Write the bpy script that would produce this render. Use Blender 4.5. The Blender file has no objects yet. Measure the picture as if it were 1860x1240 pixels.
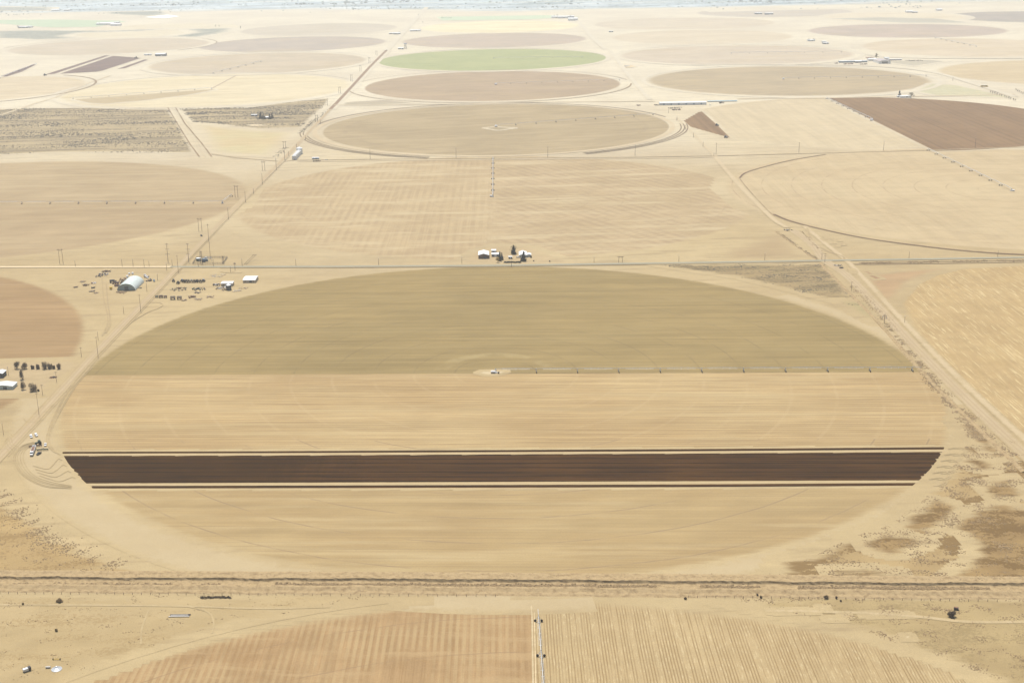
import bpy, bmesh, math, random
import numpy as np
from mathutils import Matrix, Vector, noise as mnoise
random.seed(7); np.random.seed(7)
S = bpy.context.scene
COL = S.collection
R = math.radians

# ------------------------------------------------------------------ camera
CH = 400.0                                   # camera height in metres
FPX, TH, RO, PX0, PY0 = 2250.7, R(17.80044), R(1.37272), 785.79, 610.41
cam = bpy.data.cameras.new('camera'); co = bpy.data.objects.new('camera', cam); COL.objects.link(co)
cam.sensor_width = 36; cam.sensor_fit = 'HORIZONTAL'; cam.lens = FPX/1860*36
cam.shift_x = (930-PX0)/1860; cam.shift_y = (PY0-620)/1860
cam.clip_start = 1; cam.clip_end = 80000
co.matrix_world = Matrix.Translation((0, 0, CH)) @ Matrix.Rotation(R(90)-TH, 4, 'X') @ Matrix.Rotation(-RO, 4, 'Z')
S.camera = co

# ------------------------------------------------------------------ light
SUN_EL, SUN_D = R(67), Vector((-0.33, 0.94, 0)).normalized()      # the sun stands high, beyond the fields and a little to the left
sv = Vector((SUN_D.x*math.cos(SUN_EL), SUN_D.y*math.cos(SUN_EL), math.sin(SUN_EL)))
sl = bpy.data.lights.new('sun', 'SUN'); so = bpy.data.objects.new('sun', sl); COL.objects.link(so)
sl.energy = 3.9; sl.angle = R(0.53); sl.color = (1, .95, .86)
so.rotation_euler = sv.to_track_quat('Z', 'Y').to_euler()
W = bpy.data.worlds.new('World'); S.world = W; W.use_nodes = True
wn = W.node_tree.nodes; bg = wn['Background']
sky = wn.new('ShaderNodeTexSky'); sky.sky_type = 'NISHITA'; sky.sun_disc = False
sky.sun_elevation = SUN_EL; sky.sun_rotation = math.atan2(SUN_D.x, SUN_D.y); sky.dust_density = 2.0
W.node_tree.links.new(sky.outputs[0], bg.inputs[0]); bg.inputs[1].default_value = 0.10
S.view_settings.view_transform = 'Standard'; S.view_settings.look = 'None'
S.view_settings.exposure = 0.36; S.view_settings.gamma = 1
S.render.engine = 'CYCLES'
S.cycles.volume_bounces = 1; S.cycles.max_bounces = 4; S.cycles.volume_step_rate = 1

# ------------------------------------------------------------------ photo pixel -> point on the flat ground
def at(x, y, z=0.0):
    a0, b0 = x-PX0, PY0-y
    cr, sr = math.cos(RO), math.sin(RO)
    a, b = a0*cr+b0*sr, -a0*sr+b0*cr
    dY = FPX*math.cos(TH)+b*math.sin(TH); dZ = -FPX*math.sin(TH)+b*math.cos(TH)
    t = (CH-z)/-dZ
    return Vector((a*t, dY*t, z))
def pix(p):
    X, Y, Z = p[0], p[1], p[2]-CH
    c, s = math.cos(TH), math.sin(TH)
    z = Y*c-Z*s; u = Y*s+Z*c
    a, b = FPX*X/z, FPX*u/z
    return PX0+a*math.cos(RO)-b*math.sin(RO), PY0-(a*math.sin(RO)+b*math.cos(RO))
def height_for(base, ytop):
    lo, hi = 0, 90
    for _ in range(40):
        m = (lo+hi)/2
        if pix((base.x, base.y, m))[1] > ytop: lo = m
        else: hi = m
    return lo
ROW = R(-3.37)                                # the land grid runs this far off the camera's own axes
_nth = [0]
def lift(layer, Y): return 0.03*(layer+_nth[0]*.012)*(1+max(Y, 0)/1000.0)

# ------------------------------------------------------------------ node helper
class NT:
    def __init__(s, name):
        s.m = bpy.data.materials.new(name); s.m.use_nodes = True
        s.t = s.m.node_tree; s.n = s.t.nodes; s.bsdf = s.n['Principled BSDF']
        s.bsdf.inputs['Roughness'].default_value = 1.0
        s.bsdf.inputs['Specular IOR Level'].default_value = 0.0
    def L(s, a, b): s.t.links.new(a, b)
    def put(s, inp, v):
        if isinstance(v, bpy.types.NodeSocket): s.L(v, inp)
        elif v is not None: inp.default_value = v
    def ma(s, op, a, b=None, c=None, clamp=False):
        n = s.n.new('ShaderNodeMath'); n.operation = op; n.use_clamp = clamp
        s.put(n.inputs[0], a)
        if b is not None: s.put(n.inputs[1], b)
        if c is not None: s.put(n.inputs[2], c)
        return n.outputs[0]
    def mix(s, f, a, b, mode='MIX'):
        n = s.n.new('ShaderNodeMix'); n.data_type = 'RGBA'; n.blend_type = mode
        s.put(n.inputs[0], f)
        for i, v in ((6, a), (7, b)):
            if isinstance(v, tuple): v = (*v, 1) if len(v) == 3 else v
            s.put(n.inputs[i], v)
        return n.outputs[2]
    def ss(s, x, a, b, lo=0.0, hi=1.0, kind='SMOOTHSTEP'):
        n = s.n.new('ShaderNodeMapRange'); n.interpolation_type = kind
        s.put(n.inputs[0], x)
        for i, v in zip((1, 2, 3, 4), (a, b, lo, hi)): s.put(n.inputs[i], v)
        return n.outputs[0]
    def pos(s):
        if not hasattr(s, '_p'):
            s._p = s.n.new('ShaderNodeNewGeometry').outputs['Position']
        return s._p
    def uv(s, ang):                           # coordinates along / across a direction
        key = '_uv%g' % ang
        if not hasattr(s, key):
            out = []
            for v in ((math.cos(ang), math.sin(ang), 0), (-math.sin(ang), math.cos(ang), 0)):
                n = s.n.new('ShaderNodeVectorMath'); n.operation = 'DOT_PRODUCT'
                s.L(s.pos(), n.inputs[0]); n.inputs[1].default_value = v; out.append(n.outputs['Value'])
            setattr(s, key, out)
        return getattr(s, key)
    def comb(s, x, y, z=0.0):
        n = s.n.new('ShaderNodeCombineXYZ'); s.put(n.inputs[0], x); s.put(n.inputs[1], y); s.put(n.inputs[2], z)
        return n.outputs[0]
    def noise(s, vec, scale, det=3, rough=.55):
        n = s.n.new('ShaderNodeTexNoise'); s.put(n.inputs['Vector'], vec)
        n.inputs['Scale'].default_value = scale; n.inputs['Detail'].default_value = det; n.inputs['Roughness'].default_value = rough
        return n.outputs[0]
    def stretched(s, ang, lu, lv, det=3, seed=0.0, rough=.6):
        u, v = s.uv(ang)
        return s.noise(s.comb(s.ma('MULTIPLY', u, 1/lu), s.ma('MULTIPLY', v, 1/lv), seed), 1.0, det, rough)
    def attr(s, name):
        n = s.n.new('ShaderNodeAttribute'); n.attribute_name = name
        return n
    def mul(s, col, f):                        # scale a colour by a factor socket
        n = s.n.new('ShaderNodeVectorMath'); n.operation = 'SCALE'
        s.put(n.inputs[0], col if not isinstance(col, tuple) else col[:3]); s.put(n.inputs['Scale'], f)
        return n.outputs[0]
    def done(s, col):
        s.put(s.bsdf.inputs['Base Color'], col); return s.m

SAND_A, SAND_B, SAND_C = (.405, .315, .172), (.35, .265, .142), (.32, .243, .133)
HAZED_A, HAZED_B, HAZED_C = (.56, .50, .365), (.49, .43, .315), (.44, .385, .28)  # far ground colours with haze brightness painted in
def ground_col(t):
    """bare sandy land: tan soil, far sections painted paler to stand in for haze brightness; wind streaks, fine grain"""
    big = t.noise(t.pos(), 1/420, 4, .6)
    c = t.mix(t.ss(big, .35, .66), SAND_A, SAND_B)
    c2 = t.mix(t.ss(big, .35, .66), HAZED_A, HAZED_B)
    st = t.ss(t.stretched(R(4), 90, 14, 4, 3.1), .50, .72)
    c = t.mix(st, c, SAND_C)
    c2 = t.mix(st, c2, HAZED_C)
    zone = t.ma('ADD', t.uv(ROW)[1], t.ma('MULTIPLY', t.ma('SUBTRACT', t.noise(t.pos(), 1/900, 3, .6), .5), 2600))
    c = t.mix(t.ss(zone, 1250, 3700), c, c2)  # paling with distance: haze put into the base colour
    st2 = t.stretched(R(-8), 160, 22, 3, 9.0)
    c = t.mul(c, t.ss(st2, .45, .75, 1.0, 1.09))
    g = t.noise(t.pos(), 1/16, 5, .75)
    c = t.mul(c, t.ss(g, .25, .75, .93, 1.06, 'LINEAR'))
    fine = t.noise(t.pos(), 1.1, 3, .7)
    return t.mul(c, t.ss(fine, .2, .8, .84, 1.14, 'LINEAR'))

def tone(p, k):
    """all colours of a surface scaled by k; distant fields get painted haze paleness"""
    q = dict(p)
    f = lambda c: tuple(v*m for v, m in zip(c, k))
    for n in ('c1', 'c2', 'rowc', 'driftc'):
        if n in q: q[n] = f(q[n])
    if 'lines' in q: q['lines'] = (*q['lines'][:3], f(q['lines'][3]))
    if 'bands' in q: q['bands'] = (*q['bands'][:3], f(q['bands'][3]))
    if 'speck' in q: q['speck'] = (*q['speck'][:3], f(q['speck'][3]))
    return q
NEAR = (.90, .895, .82)
def palette(t, p):
    """one cultivated surface: tone patches, drill rows, wet/dry streaks, sand drifts"""
    ang = p.get('ang', ROW)
    big = t.noise(t.pos(), 1/p.get('patch', 170), 3, .6)
    c = t.mix(t.ss(big, .36, .64), p['c1'], p['c2'])
    mt = t.stretched(R(7), 46, 17, 4, 8.8, .65)
    c = t.mul(c, t.ss(mt, .3, .7, .93, 1.07, 'LINEAR'))
    if 'streak' in p:
        lu, lv, k = p['streak']
        st = t.stretched(ang, lu, lv, 4, p.get('seed', 0.0))
        c = t.mul(c, t.ss(st, .3, .7, 1-k, 1+k, 'LINEAR'))
    if 'rows' in p:                            # irregular drill rows, thin dark lines
        lv, k, lo = p['rows']
        r = t.stretched(ang, p.get('rowlen', 260), lv, 2, 5.5+p.get('seed', 0))
        c = t.mix(t.ma('MULTIPLY', t.ss(r, lo, lo+.12), k), c, p.get('rowc', (.20, .135, .075)))
    if 'lines' in p:                           # exact repeat lines at machine width
        sp, w, k, lc = p['lines']
        v = t.uv(ang)[1]
        wob = t.ma('MULTIPLY', t.ma('SUBTRACT', t.noise(t.pos(), 1/60, 2), .5), 1.2)
        f = t.ma('PINGPONG', t.ma('ADD', v, wob), sp/2)
        ln = t.ss(f, 0.0, w, 1.0, 0.0)
        br = t.ss(t.stretched(ang, 80, 3, 3, 2.2), .36, .56, p.get('lmin', 0.0), 1.0)
        c = t.mix(t.ma('MULTIPLY', t.ma('MULTIPLY', ln, k), br), c, lc)
    if 'bands' in p:                           # broad alternate bands
        a2, sp, k, bc = p['bands']
        v = t.uv(a2)[1]
        wob = t.ma('MULTIPLY', t.ma('SUBTRACT', t.noise(t.pos(), 1/45, 3), .5), sp*p.get('wob', .5))
        f = t.ma('PINGPONG', t.ma('ADD', v, wob), sp)
        ln = t.ss(f, sp*.3, sp*.75)
        br = t.ss(t.noise(t.pos(), 1/70, 4, .7), .36, .62)
        c = t.mix(t.ma('MULTIPLY', t.ma('MULTIPLY', ln, k), br), c, bc)
    if 'drift' in p:                           # pale sand blown across
        k, a3, lu, lv = p['drift']
        dr = t.stretched(a3, lu, lv, 5, 7.7+p.get('seed', 0), .65)
        c = t.mix(t.ma('MULTIPLY', t.ss(dr, .47, .68), k), c, p.get('driftc', SAND_A))
    if 'speck' in p:                           # scrub speckle
        sc, lo, k, sp = p['speck']
        zone = t.stretched(p.get('zang', R(2)), p.get('zl', 90), p.get('zw', 30), 4, 1.3)
        n = t.noise(t.pos(), sc, 3, .75)
        m = t.ss(t.ma('ADD', n, t.ma('MULTIPLY', t.ma('SUBTRACT', zone, .5), p.get('zk', .9))), lo, lo+.09)
        c = t.mix(t.ma('MULTIPLY', m, k), c, sp)
    fine = t.noise(t.pos(), p.get('grain', .9), 3, .7)
    return t.mul(c, t.ss(fine, .2, .8, .86, 1.13, 'LINEAR'))

def field_mat(name, pals, splits=(), rings=None, k=NEAR, soft=6, rag=8, ragang=ROW, centre=(0, 0), ral=60, raw=2.5):
    """pals joined at straight lines (angle, offset in metres from the centre, softness)"""
    pals = [tone(p, k) for p in pals]
    t = NT(name)
    c = palette(t, pals[0])
    for p, (a, off, sf) in zip(pals[1:], splits):
        base = -centre[0]*math.sin(a)+centre[1]*math.cos(a)
        v = t.uv(a)[1]
        wob = t.ma('MULTIPLY', t.ma('SUBTRACT', t.stretched(a, 40, 4, 3, 4.0), .5), sf)
        c = t.mix(t.ss(t.ma('ADD', v, wob), base+off-sf*.3, base+off+sf*.3), palette(t, p), c)
    if rings:
        for (sp, n, w, kr, rc, half) in rings:
            d = t.n.new('ShaderNodeVectorMath'); d.operation = 'DISTANCE'
            t.L(t.flat(), d.inputs[0]); d.inputs[1].default_value = (centre[0], centre[1], 0)
            r = t.ma('ADD', d.outputs['Value'], t.ma('MULTIPLY', t.ma('SUBTRACT', t.noise(t.pos(), 1/50, 2), .5), 3))
            f = t.ma('PINGPONG', r, sp/2)
            ln = t.ss(f, w*.4, w, 1.0, 0.0)
            ln = t.ma('MULTIPLY', ln, t.ss(r, sp*.6, sp*.6+1))
            ln = t.ma('MULTIPLY', ln, t.ss(r, sp*(n+.5), sp*(n+.5)+1, 1.0, 0.0))
            ln = t.ma('MULTIPLY', ln, t.ss(t.noise(t.pos(), 1/45, 3, .7), .36, .6))
            if half:
                a, lo, hi = half
                v = t.ma('SUBTRACT', t.uv(a)[1], -centre[0]*math.sin(a)+centre[1]*math.cos(a))
                ln = t.ma('MULTIPLY', ln, t.ma('MULTIPLY', t.ss(v, lo, lo+2), t.ss(v, hi-2, hi, 1.0, 0.0)))
            c = t.mix(t.ma('MULTIPLY', ln, kr), c, rc)
    d = t.attr('edge').outputs['Fac']
    rg = t.stretched(ragang, ral, raw, 4, 6.0, .65)
    dd = t.ma('ADD', d, t.ma('MULTIPLY', t.ma('SUBTRACT', rg, .5), rag*2.2))
    return t.done(t.mix(t.ss(dd, 0.0, soft), ground_col(t), c))
def _flat(t):
    if not hasattr(t, '_fl'):
        n = t.n.new('ShaderNodeVectorMath'); n.operation = 'MULTIPLY'; t.L(t.pos(), n.inputs[0]); n.inputs[1].default_value = (1, 1, 0); t._fl = n.outputs[0]
    return t._fl
NT.flat = _flat

# ------------------------------------------------------------------ ground sheets
def mesh_obj(name, verts, faces, mat, parent=None):
    me = bpy.data.meshes.new(name)
    me.from_pydata([tuple(v) for v in verts], [], [tuple(f) for f in faces])
    me.materials.append(mat); me.update()
    o = bpy.data.objects.new(name, me); COL.objects.link(o)
    if parent: o.parent = parent
    return o
def struct(o, kind='structure'): o['kind'] = kind; return o

def grid_sheet(name, sdf, x0, x1, y0, y1, layer, mat, cell, margin):
    nx = max(8, int((x1-x0)/cell)+1); ny = max(8, int((y1-y0)/cell)+1)
    while nx*ny > 90000: nx = int(nx*.85); ny = int(ny*.85)
    xs = np.linspace(x0, x1, nx+1); ys = np.linspace(y0, y1, ny+1)
    GX, GY = np.meshgrid(xs, ys)
    D = sdf(GX, GY)
    keep = np.maximum.reduce([D[:-1, :-1], D[1:, :-1], D[:-1, 1:], D[1:, 1:]]) > -margin
    idx = np.arange(GX.size).reshape(GX.shape)
    q = np.stack([idx[:-1, :-1][keep], idx[:-1, 1:][keep], idx[1:, 1:][keep], idx[1:, :-1][keep]], 1)
    used, inv = np.unique(q, return_inverse=True); inv = inv.reshape(q.shape)
    X, Y, DD = GX.ravel()[used], GY.ravel()[used], D.ravel()[used]
    _nth[0] += 1                              # every sheet gets a height of its own
    Z = 0.03*(layer+_nth[0]*.012)*(1+np.maximum(Y, 0)/1000.0)
    me = bpy.data.meshes.new(name)
    me.vertices.add(len(X)); me.vertices.foreach_set('co', np.stack([X, Y, Z], 1).ravel())
    me.loops.add(q.size); me.loops.foreach_set('vertex_index', inv.ravel())
    me.polygons.add(len(q)); me.polygons.foreach_set('loop_start', np.arange(0, q.size, 4)); me.polygons.foreach_set('loop_total', np.full(len(q), 4))
    a = me.attributes.new('edge', 'FLOAT', 'POINT'); a.data.foreach_set('value', DD.astype(np.float32))
    me.materials.append(mat); me.update(calc_edges=True); me.validate()
    o = bpy.data.objects.new(name, me); COL.objects.link(o)
    return struct(o)

def circ_field(c, rx, ry, mat, layer=1, name='field', cell=None, margin=14):
    def sdf(X, Y):
        r = np.sqrt(((X-c.x)/rx)**2+((Y-c.y)/ry)**2)
        return (1-r)*min(rx, ry)
    m = margin
    return grid_sheet(name, sdf, c.x-rx-m, c.x+rx+m, c.y-ry-m, c.y+ry+m, layer, mat, cell or max(5, rx/60), m)
def poly_sdf(P):
    P = [(p.x, p.y) for p in P]
    def sdf(X, Y):
        d = np.full(X.shape, 1e9); ins = np.zeros(X.shape, bool)
        n = len(P)
        for i in range(n):
            (ax, ay), (bx, by) = P[i], P[(i+1) % n]
            ex, ey = bx-ax, by-ay; L2 = ex*ex+ey*ey+1e-9
            t = np.clip(((X-ax)*ex+(Y-ay)*ey)/L2, 0, 1)
            d = np.minimum(d, np.hypot(X-ax-t*ex, Y-ay-t*ey))
            cond = (ay > Y) != (by > Y)
            with np.errstate(divide='ignore', invalid='ignore'):
                xi = (bx-ax)*(Y-ay)/(by-ay if by != ay else 1e-9)+ax
            ins ^= cond & (X < xi)
        return np.where(ins, d, -d)
    return sdf
def poly_field(pts, mat, layer=2, name='field', cell=None, margin=10):
    P = [at(*p) for p in pts]
    xs = [p.x for p in P]; ys = [p.y for p in P]; m = margin
    size = max(max(xs)-min(xs), max(ys)-min(ys))
    return grid_sheet(name, poly_sdf(P), min(xs)-m, max(xs)+m, min(ys)-m, max(ys)+m, layer, mat, cell or max(3, size/160), m)

def smooth(P, k=6):
    """Catmull-Rom through the points"""
    out = []
    Q = [P[0]+(P[0]-P[1])]+list(P)+[P[-1]+(P[-1]-P[-2])]
    for i in range(1, len(Q)-2):
        a, b, c, d = Q[i-1], Q[i], Q[i+1], Q[i+2]
        for j in range(k):
            t = j/k
            out.append(.5*((2*b)+(c-a)*t+(2*a-5*b+4*c-d)*t*t+(3*b-a-3*c+d)*t**3))
    out.append(Q[-2]); return out
def ribbon(P, width, mat, layer=4, name='track', step=12):
    """flat strip along the world points P, with uv in metres"""
    pts = [Vector((P[0].x, P[0].y, 0))]
    for a, b in zip(P, P[1:]):
        L = (b-a).length; n = max(1, int(L/step))
        for j in range(1, n+1): pts.append(Vector(((a+(b-a)*j/n).x, (a+(b-a)*j/n).y, 0)))
    V, Fc, U, E = [], [], [], []
    _nth[0] += 1
    s = 0
    for i, p in enumerate(pts):
        t = (pts[min(i+1, len(pts)-1)]-pts[max(i-1, 0)]).normalized()
        nn = Vector((-t.y, t.x, 0))
        if i: s += (p-pts[i-1]).length
        for k in (-1, 0, 1):
            q = p+nn*(k*width/2); q.z = lift(layer, q.y)
            V.append(q); U.append((k*width/2, s)); E.append(width/2*(1-abs(k)))
    for i in range(len(pts)-1):
        for k in (0, 1):
            a = i*3+k; Fc.append((a, a+3, a+4, a+1))
    o = mesh_obj(name, V, Fc, mat)
    me = o.data
    at_ = me.attributes.new('edge', 'FLOAT', 'POINT'); at_.data.foreach_set('value', np.array(E, np.float32))
    at2 = me.attributes.new('across', 'FLOAT', 'POINT'); at2.data.foreach_set('value', np.array([u[0] for u in U], np.float32))
    at3 = me.attributes.new('along', 'FLOAT', 'POINT'); at3.data.foreach_set('value', np.array([u[1] for u in U], np.float32))
    if me.polygons and me.polygons[0].normal.z < 0: me.flip_normals()
    return struct(o)
def road_mat(name, c1, c2, *, k=.88, soft=1.5, rut=None, fade=.15, rag=1.5, strength=1.0):
    """a beaten way; rut = (offset from centre, half width, colour, strength)"""
    c1 = tuple(v*m*k for v, m in zip(c1, (1, .995, .96))); c2 = tuple(v*m*k for v, m in zip(c2, (1, .995, .96)))
    t = NT(name)
    n = t.noise(t.pos(), 1/35, 4, .7)
    c = t.mix(t.ss(n, .35, .65), c1, c2)
    fine = t.noise(t.pos(), .8, 3, .7)
    c = t.mul(c, t.ss(fine, .2, .8, .9, 1.08, 'LINEAR'))
    if rut:
        off, w, rc, kr = rut
        ac = t.ma('ABSOLUTE', t.attr('across').outputs['Fac'])
        f = t.ma('ABSOLUTE', t.ma('SUBTRACT', ac, off))
        c = t.mix(t.ma('MULTIPLY', t.ss(f, w*.4, w, 1.0, 0.0), kr), c, rc)
    d = t.attr('edge').outputs['Fac']
    rg = t.noise(t.pos(), 1/6, 3, .7)
    dd = t.ma('ADD', d, t.ma('MULTIPLY', t.ma('SUBTRACT', rg, .5), rag*2))
    br = t.ss(t.noise(t.pos(), 1/55, 3, .6), .3, .5, 1-fade, 1.0)
    m = t.ma('MULTIPLY', t.ma('MULTIPLY', t.ss(dd, 0.0, soft), br), strength)
    return t.done(t.mix(m, ground_col(t), c))
def pxribbon(pts, width, mat, layer=4, name='track', sm=False, step=12):
    P = [at(*p) for p in pts]
    if sm: P = smooth(P, 8)
    return ribbon(P, width, mat, layer, name, step)
def arc_ribbon(c, rx, ry, a0, a1, width, mat, layer=4, name='track', rot=0):
    n = max(8, int(abs(a1-a0)/3))
    P = []
    for i in range(n+1):
        a = R(a0+(a1-a0)*i/n)
        P.append(Vector((c.x+rx*math.cos(a), c.y+ry*math.sin(a), 0)))
    return ribbon(P, width, mat, layer, name, 40)
def spokes(xl, xr, yt, yb):
    """ellipse from its four extremes in the photo"""
    xm = (xl+xr)/2
    a, b = at(xm, yt), at(xm, yb); cy = (a.y+b.y)/2
    ry = (a.y-b.y)/2
    # photo row of the centre
    yc = pix((a.x, cy, 0))[1]
    l, r = at(xl, yc+.0), at(xr, yc)
    c = Vector(((l.x+r.x)/2, cy, 0))
    return c, (r.x-l.x)/2, ry
HAZE = 7.6e-5
# ================================================================== THE LAND
gt = NT('sandy_ground'); gm = gt.done(ground_col(gt))
V, Fc = [], []
gx = [-24000, -12000, -7000, -4500, -3000, -2000, -1400, -900, -500, -200, 0, 200, 500, 900, 1400, 2000, 3000, 4500, 7000, 12000, 24000]
gy = [-3000, -1200, -400, 0, 300, 500, 700, 900, 1100, 1400, 1800, 2300, 3000, 4000, 5500, 7500, 10000, 14000, 20000, 28000]
for y in gy:
    for x in gx: V.append((x, y, 0))
n = len(gx)
for j in range(len(gy)-1):
    for i in range(n-1): Fc.append((j*n+i, j*n+i+1, (j+1)*n+i+1, (j+1)*n+i))
struct(mesh_obj('ground', V, Fc, gm))

NS = ROW+R(90)
def pal(c1, c2, **k): return dict(c1=c1, c2=c2, **k)
TAN1, TAN2 = (.36, .265, .165), (.325, .235, .145)
DUN1, DUN2 = (.30, .225, .14), (.27, .20, .125)

# main circle ------------------------------------------------------
C0 = at(900, 677); R0 = 407.2
olive = pal((.305, .226, .107), (.275, .206, .098), streak=(300, 6, .13), rows=(.9, .5, .51), rowc=(.20, .15, .075), rowlen=120, lines=(4.3, .6, .38, (.18, .135, .07)), drift=(.28, R(-1), 260, 30), driftc=(.34, .265, .14), seed=.3)
lowr = pal((.455, .338, .187), (.41, .292, .155), streak=(420, 9, .13), rows=(.9, .6, .50), rowc=(.26, .18, .10), rowlen=120, lines=(4.3, .8, .8, (.215, .145, .08)), drift=(.5, ROW, 400, 20), driftc=(.47, .365, .215), seed=1.4)
pale = pal((.385, .285, .153), (.355, .255, .134), streak=(420, 8, .10), rows=(.9, .5, .52), rowc=(.27, .195, .11), lines=(4.3, .6, .3, (.26, .19, .11)), drift=(.7, ROW, 300, 22), driftc=(.46, .36, .215), seed=2.2)
vstrip = lambda px, py: (-(at(px, py).x-C0.x)*math.sin(ROW)+(at(px, py).y-C0.y)*math.cos(ROW))
m0 = field_mat('half_green_field_soil', [olive, lowr, pale], [(ROW, vstrip(500, 680), 2.2), (ROW, vstrip(900, 850), 4)],
    rings=[(54, 1, 9, .4, (.385, .305, .155), (ROW, 6, 500)), (39.24, 10, 1.15, .38, (.15, .11, .06), (ROW, -2, 500)), (39.24, 10, 2.0, .2, (.44, .335, .19), (ROW, -500, -2)), (39.24, 10, 1.1, .6, (.20, .14, .08), (ROW, -500, -165))],
    soft=7, rag=7, centre=(C0.x, C0.y), ral=22, raw=2.0)
circ_field(C0, R0, R0, m0, 1, cell=5, margin=20)
# lusher inner arc and pale apron round the pivot
t_ = field_mat('thin_crop_arc', [pal((.36, .29, .15), (.33, .265, .135), streak=(60, 8, .1))], soft=10, rag=9, ral=30, raw=6)

wet = pal((.056, .0255, .006), (.045, .0205, .005), streak=(500, 5, .12), lmin=.35, patch=60, lines=(8.6, 1.5, 1.0, (.006, .002, .001)), rows=(1.1, .8, .5), rowc=(.020, .010, .004), rowlen=90)
wet2 = dict(wet); wet2['c1'] = (.075, .034, .010); wet2['c2'] = (.062, .028, .0085)
dark = field_mat('fresh_tilled_wet_soil', [wet, wet2], [(NS, 150, 160)], soft=.5, rag=.35, centre=(C0.x, C0.y), ral=12, raw=2)
# tilled strip with stepped ends: seven passes
L0, L1, Rt0, Rt1 = (111, 827.5), (156, 878), (1719, 820.5), (1681, 872.3)
poly, N = [], 7
lf, rt = [], []
for i in range(N):
    f0, f1 = i/N, (i+1)/N
    lx0 = L0[0]+(L1[0]-L0[0])*f0**1.1+random.uniform(-1, 1); ly0 = L0[1]+(L1[1]-L0[1])*f0; ly1 = L0[1]+(L1[1]-L0[1])*f1
    lf += [(lx0, ly0), (lx0+5+random.uniform(-1, 2), ly0+(ly1-ly0)*.5), (lx0+4, ly1-.6)]
    rx0 = Rt0[0]-(Rt0[0]-Rt1[0])*f0**1.1+random.uniform(-2, 2); ry0 = Rt0[1]+(Rt1[1]-Rt0[1])*f0; ry1 = Rt0[1]+(Rt1[1]-Rt0[1])*f1
    rt += [(rx0, ry0), (rx0-7, ry0+(ry1-ry0)*.5), (rx0-5+random.uniform(-2, 1), ry1-.6)]
poly = lf+[(L1[0], L1[1])]+[(Rt1[0], Rt1[1])]+rt[::-1]
poly_field(poly, dark, 2, cell=2.0, margin=3)
poly_field([(113, 820.2), (500, 819), (1240, 815.3), (1722, 811.6), (1723, 816.6), (1240, 819.8), (500, 823.3), (190, 824), (113, 824)], dark, 2, cell=2.0, margin=3)
poly_field([(163, 882.3), (700, 881), (1240, 879.3), (1664, 876.6), (1671, 879), (1668, 882), (1240, 884.8), (700, 886.3), (168, 887.2)], dark, 2, cell=2.0, margin=3)
pale_line = road_mat('dry_soil_line', (.47, .365, .215), (.44, .34, .195), soft=.6, fade=.05, rag=.3)
pxribbon([(128, 825.8), (500, 824.9), (1240, 821.6), (1722, 818.3)], 4.6, pale_line, 3)
pxribbon([(160, 880.5), (700, 879.3), (1240, 877), (1668, 874.4)], 3.6, pale_line, 3)

# circle beyond the road ------------------------------------------
C1 = at(895, 360)
l1 = pal((.40, .30, .178), (.36, .265, .155), ang=NS, rows=(2.2, .3, .5), rowc=(.30, .215, .13), bands=(NS, 6, .5, (.30, .215, .128)), drift=(.85, R(-2), 160, 34), driftc=(.455, .36, .225), seed=3)
r1 = pal((.39, .29, .175), (.35, .258, .15), ang=R(40), rows=(2.6, .45, .5), rowc=(.28, .205, .125), rowlen=40, bands=(R(118), 9, .62, (.29, .21, .128)), drift=(.8, R(2), 190, 24), driftc=(.455, .36, .225), seed=4)
m1 = field_mat('drifted_field_soil', [l1, r1], [(NS, 0, 60)], rings=[(52, 7, 1.3, .35, (.27, .195, .12), None)], soft=12, rag=9, k=(1.0, 1.02, .98), centre=(C1.x, C1.y))
circ_field(C1, 412, 405, m1, 1, margin=25)

# circles to the horizon ------------------------------------------
MID_HAZE, FAR_HAZE = (1.2, 1.27, 1.22), (1.36, 1.48, 1.52)  # mid and far field scales that paint haze paleness into the colours
def simple(name, c1, c2, ang=ROW, soft=8, rag=6, tn=NEAR, **k):
    d = dict(streak=(260, 16, .07), rows=(3.0, .25, .52), rowc=tuple(v*.72 for v in c1)); d.update(k)
    return field_mat(name, [pal(c1, c2, ang=ang, **d)], soft=soft, rag=rag, k=tn)
c, rx, ry = spokes(589, 1222, 189.5, 282.5)
C2 = c
circ_field(c, rx, ry, field_mat('dun_field_soil', [pal((.285, .22, .133), (.25, .192, .116), ang=R(12), streak=(220, 14, .1), rows=(3, .3, .5), rowc=(.22, .17, .10), drift=(.4, R(12), 260, 26), driftc=(.36, .28, .175))],
    rings=[(330, 1, 7, .4, (.26, .20, .125), None)], k=(1.17, 1.18, 1.12), soft=7, rag=3, centre=(c.x, c.y)), 1)  # k lifts the colours in place of thicker haze
c, rx, ry = spokes(663, 1133, 129.5, 184)
C3 = c
circ_field(c, rx, ry, simple('brown_grey_field_soil', (.26, .19, .128), (.235, .172, .115), R(8), tn=(1.3, 1.34, 1.28), drift=(.3, R(5), 260, 40)), 1)  # tn pales this field, haze put into its colour
c, rx, ry = spokes(688, 1107, 89.6, 128.6)
circ_field(c, rx, ry, simple('green_crop', (.165, .23, .078), (.15, .215, .072), tn=(1.9, 1.42, 2.0), soft=5, rag=3, rowc=(.12, .17, .06)), 2)
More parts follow.
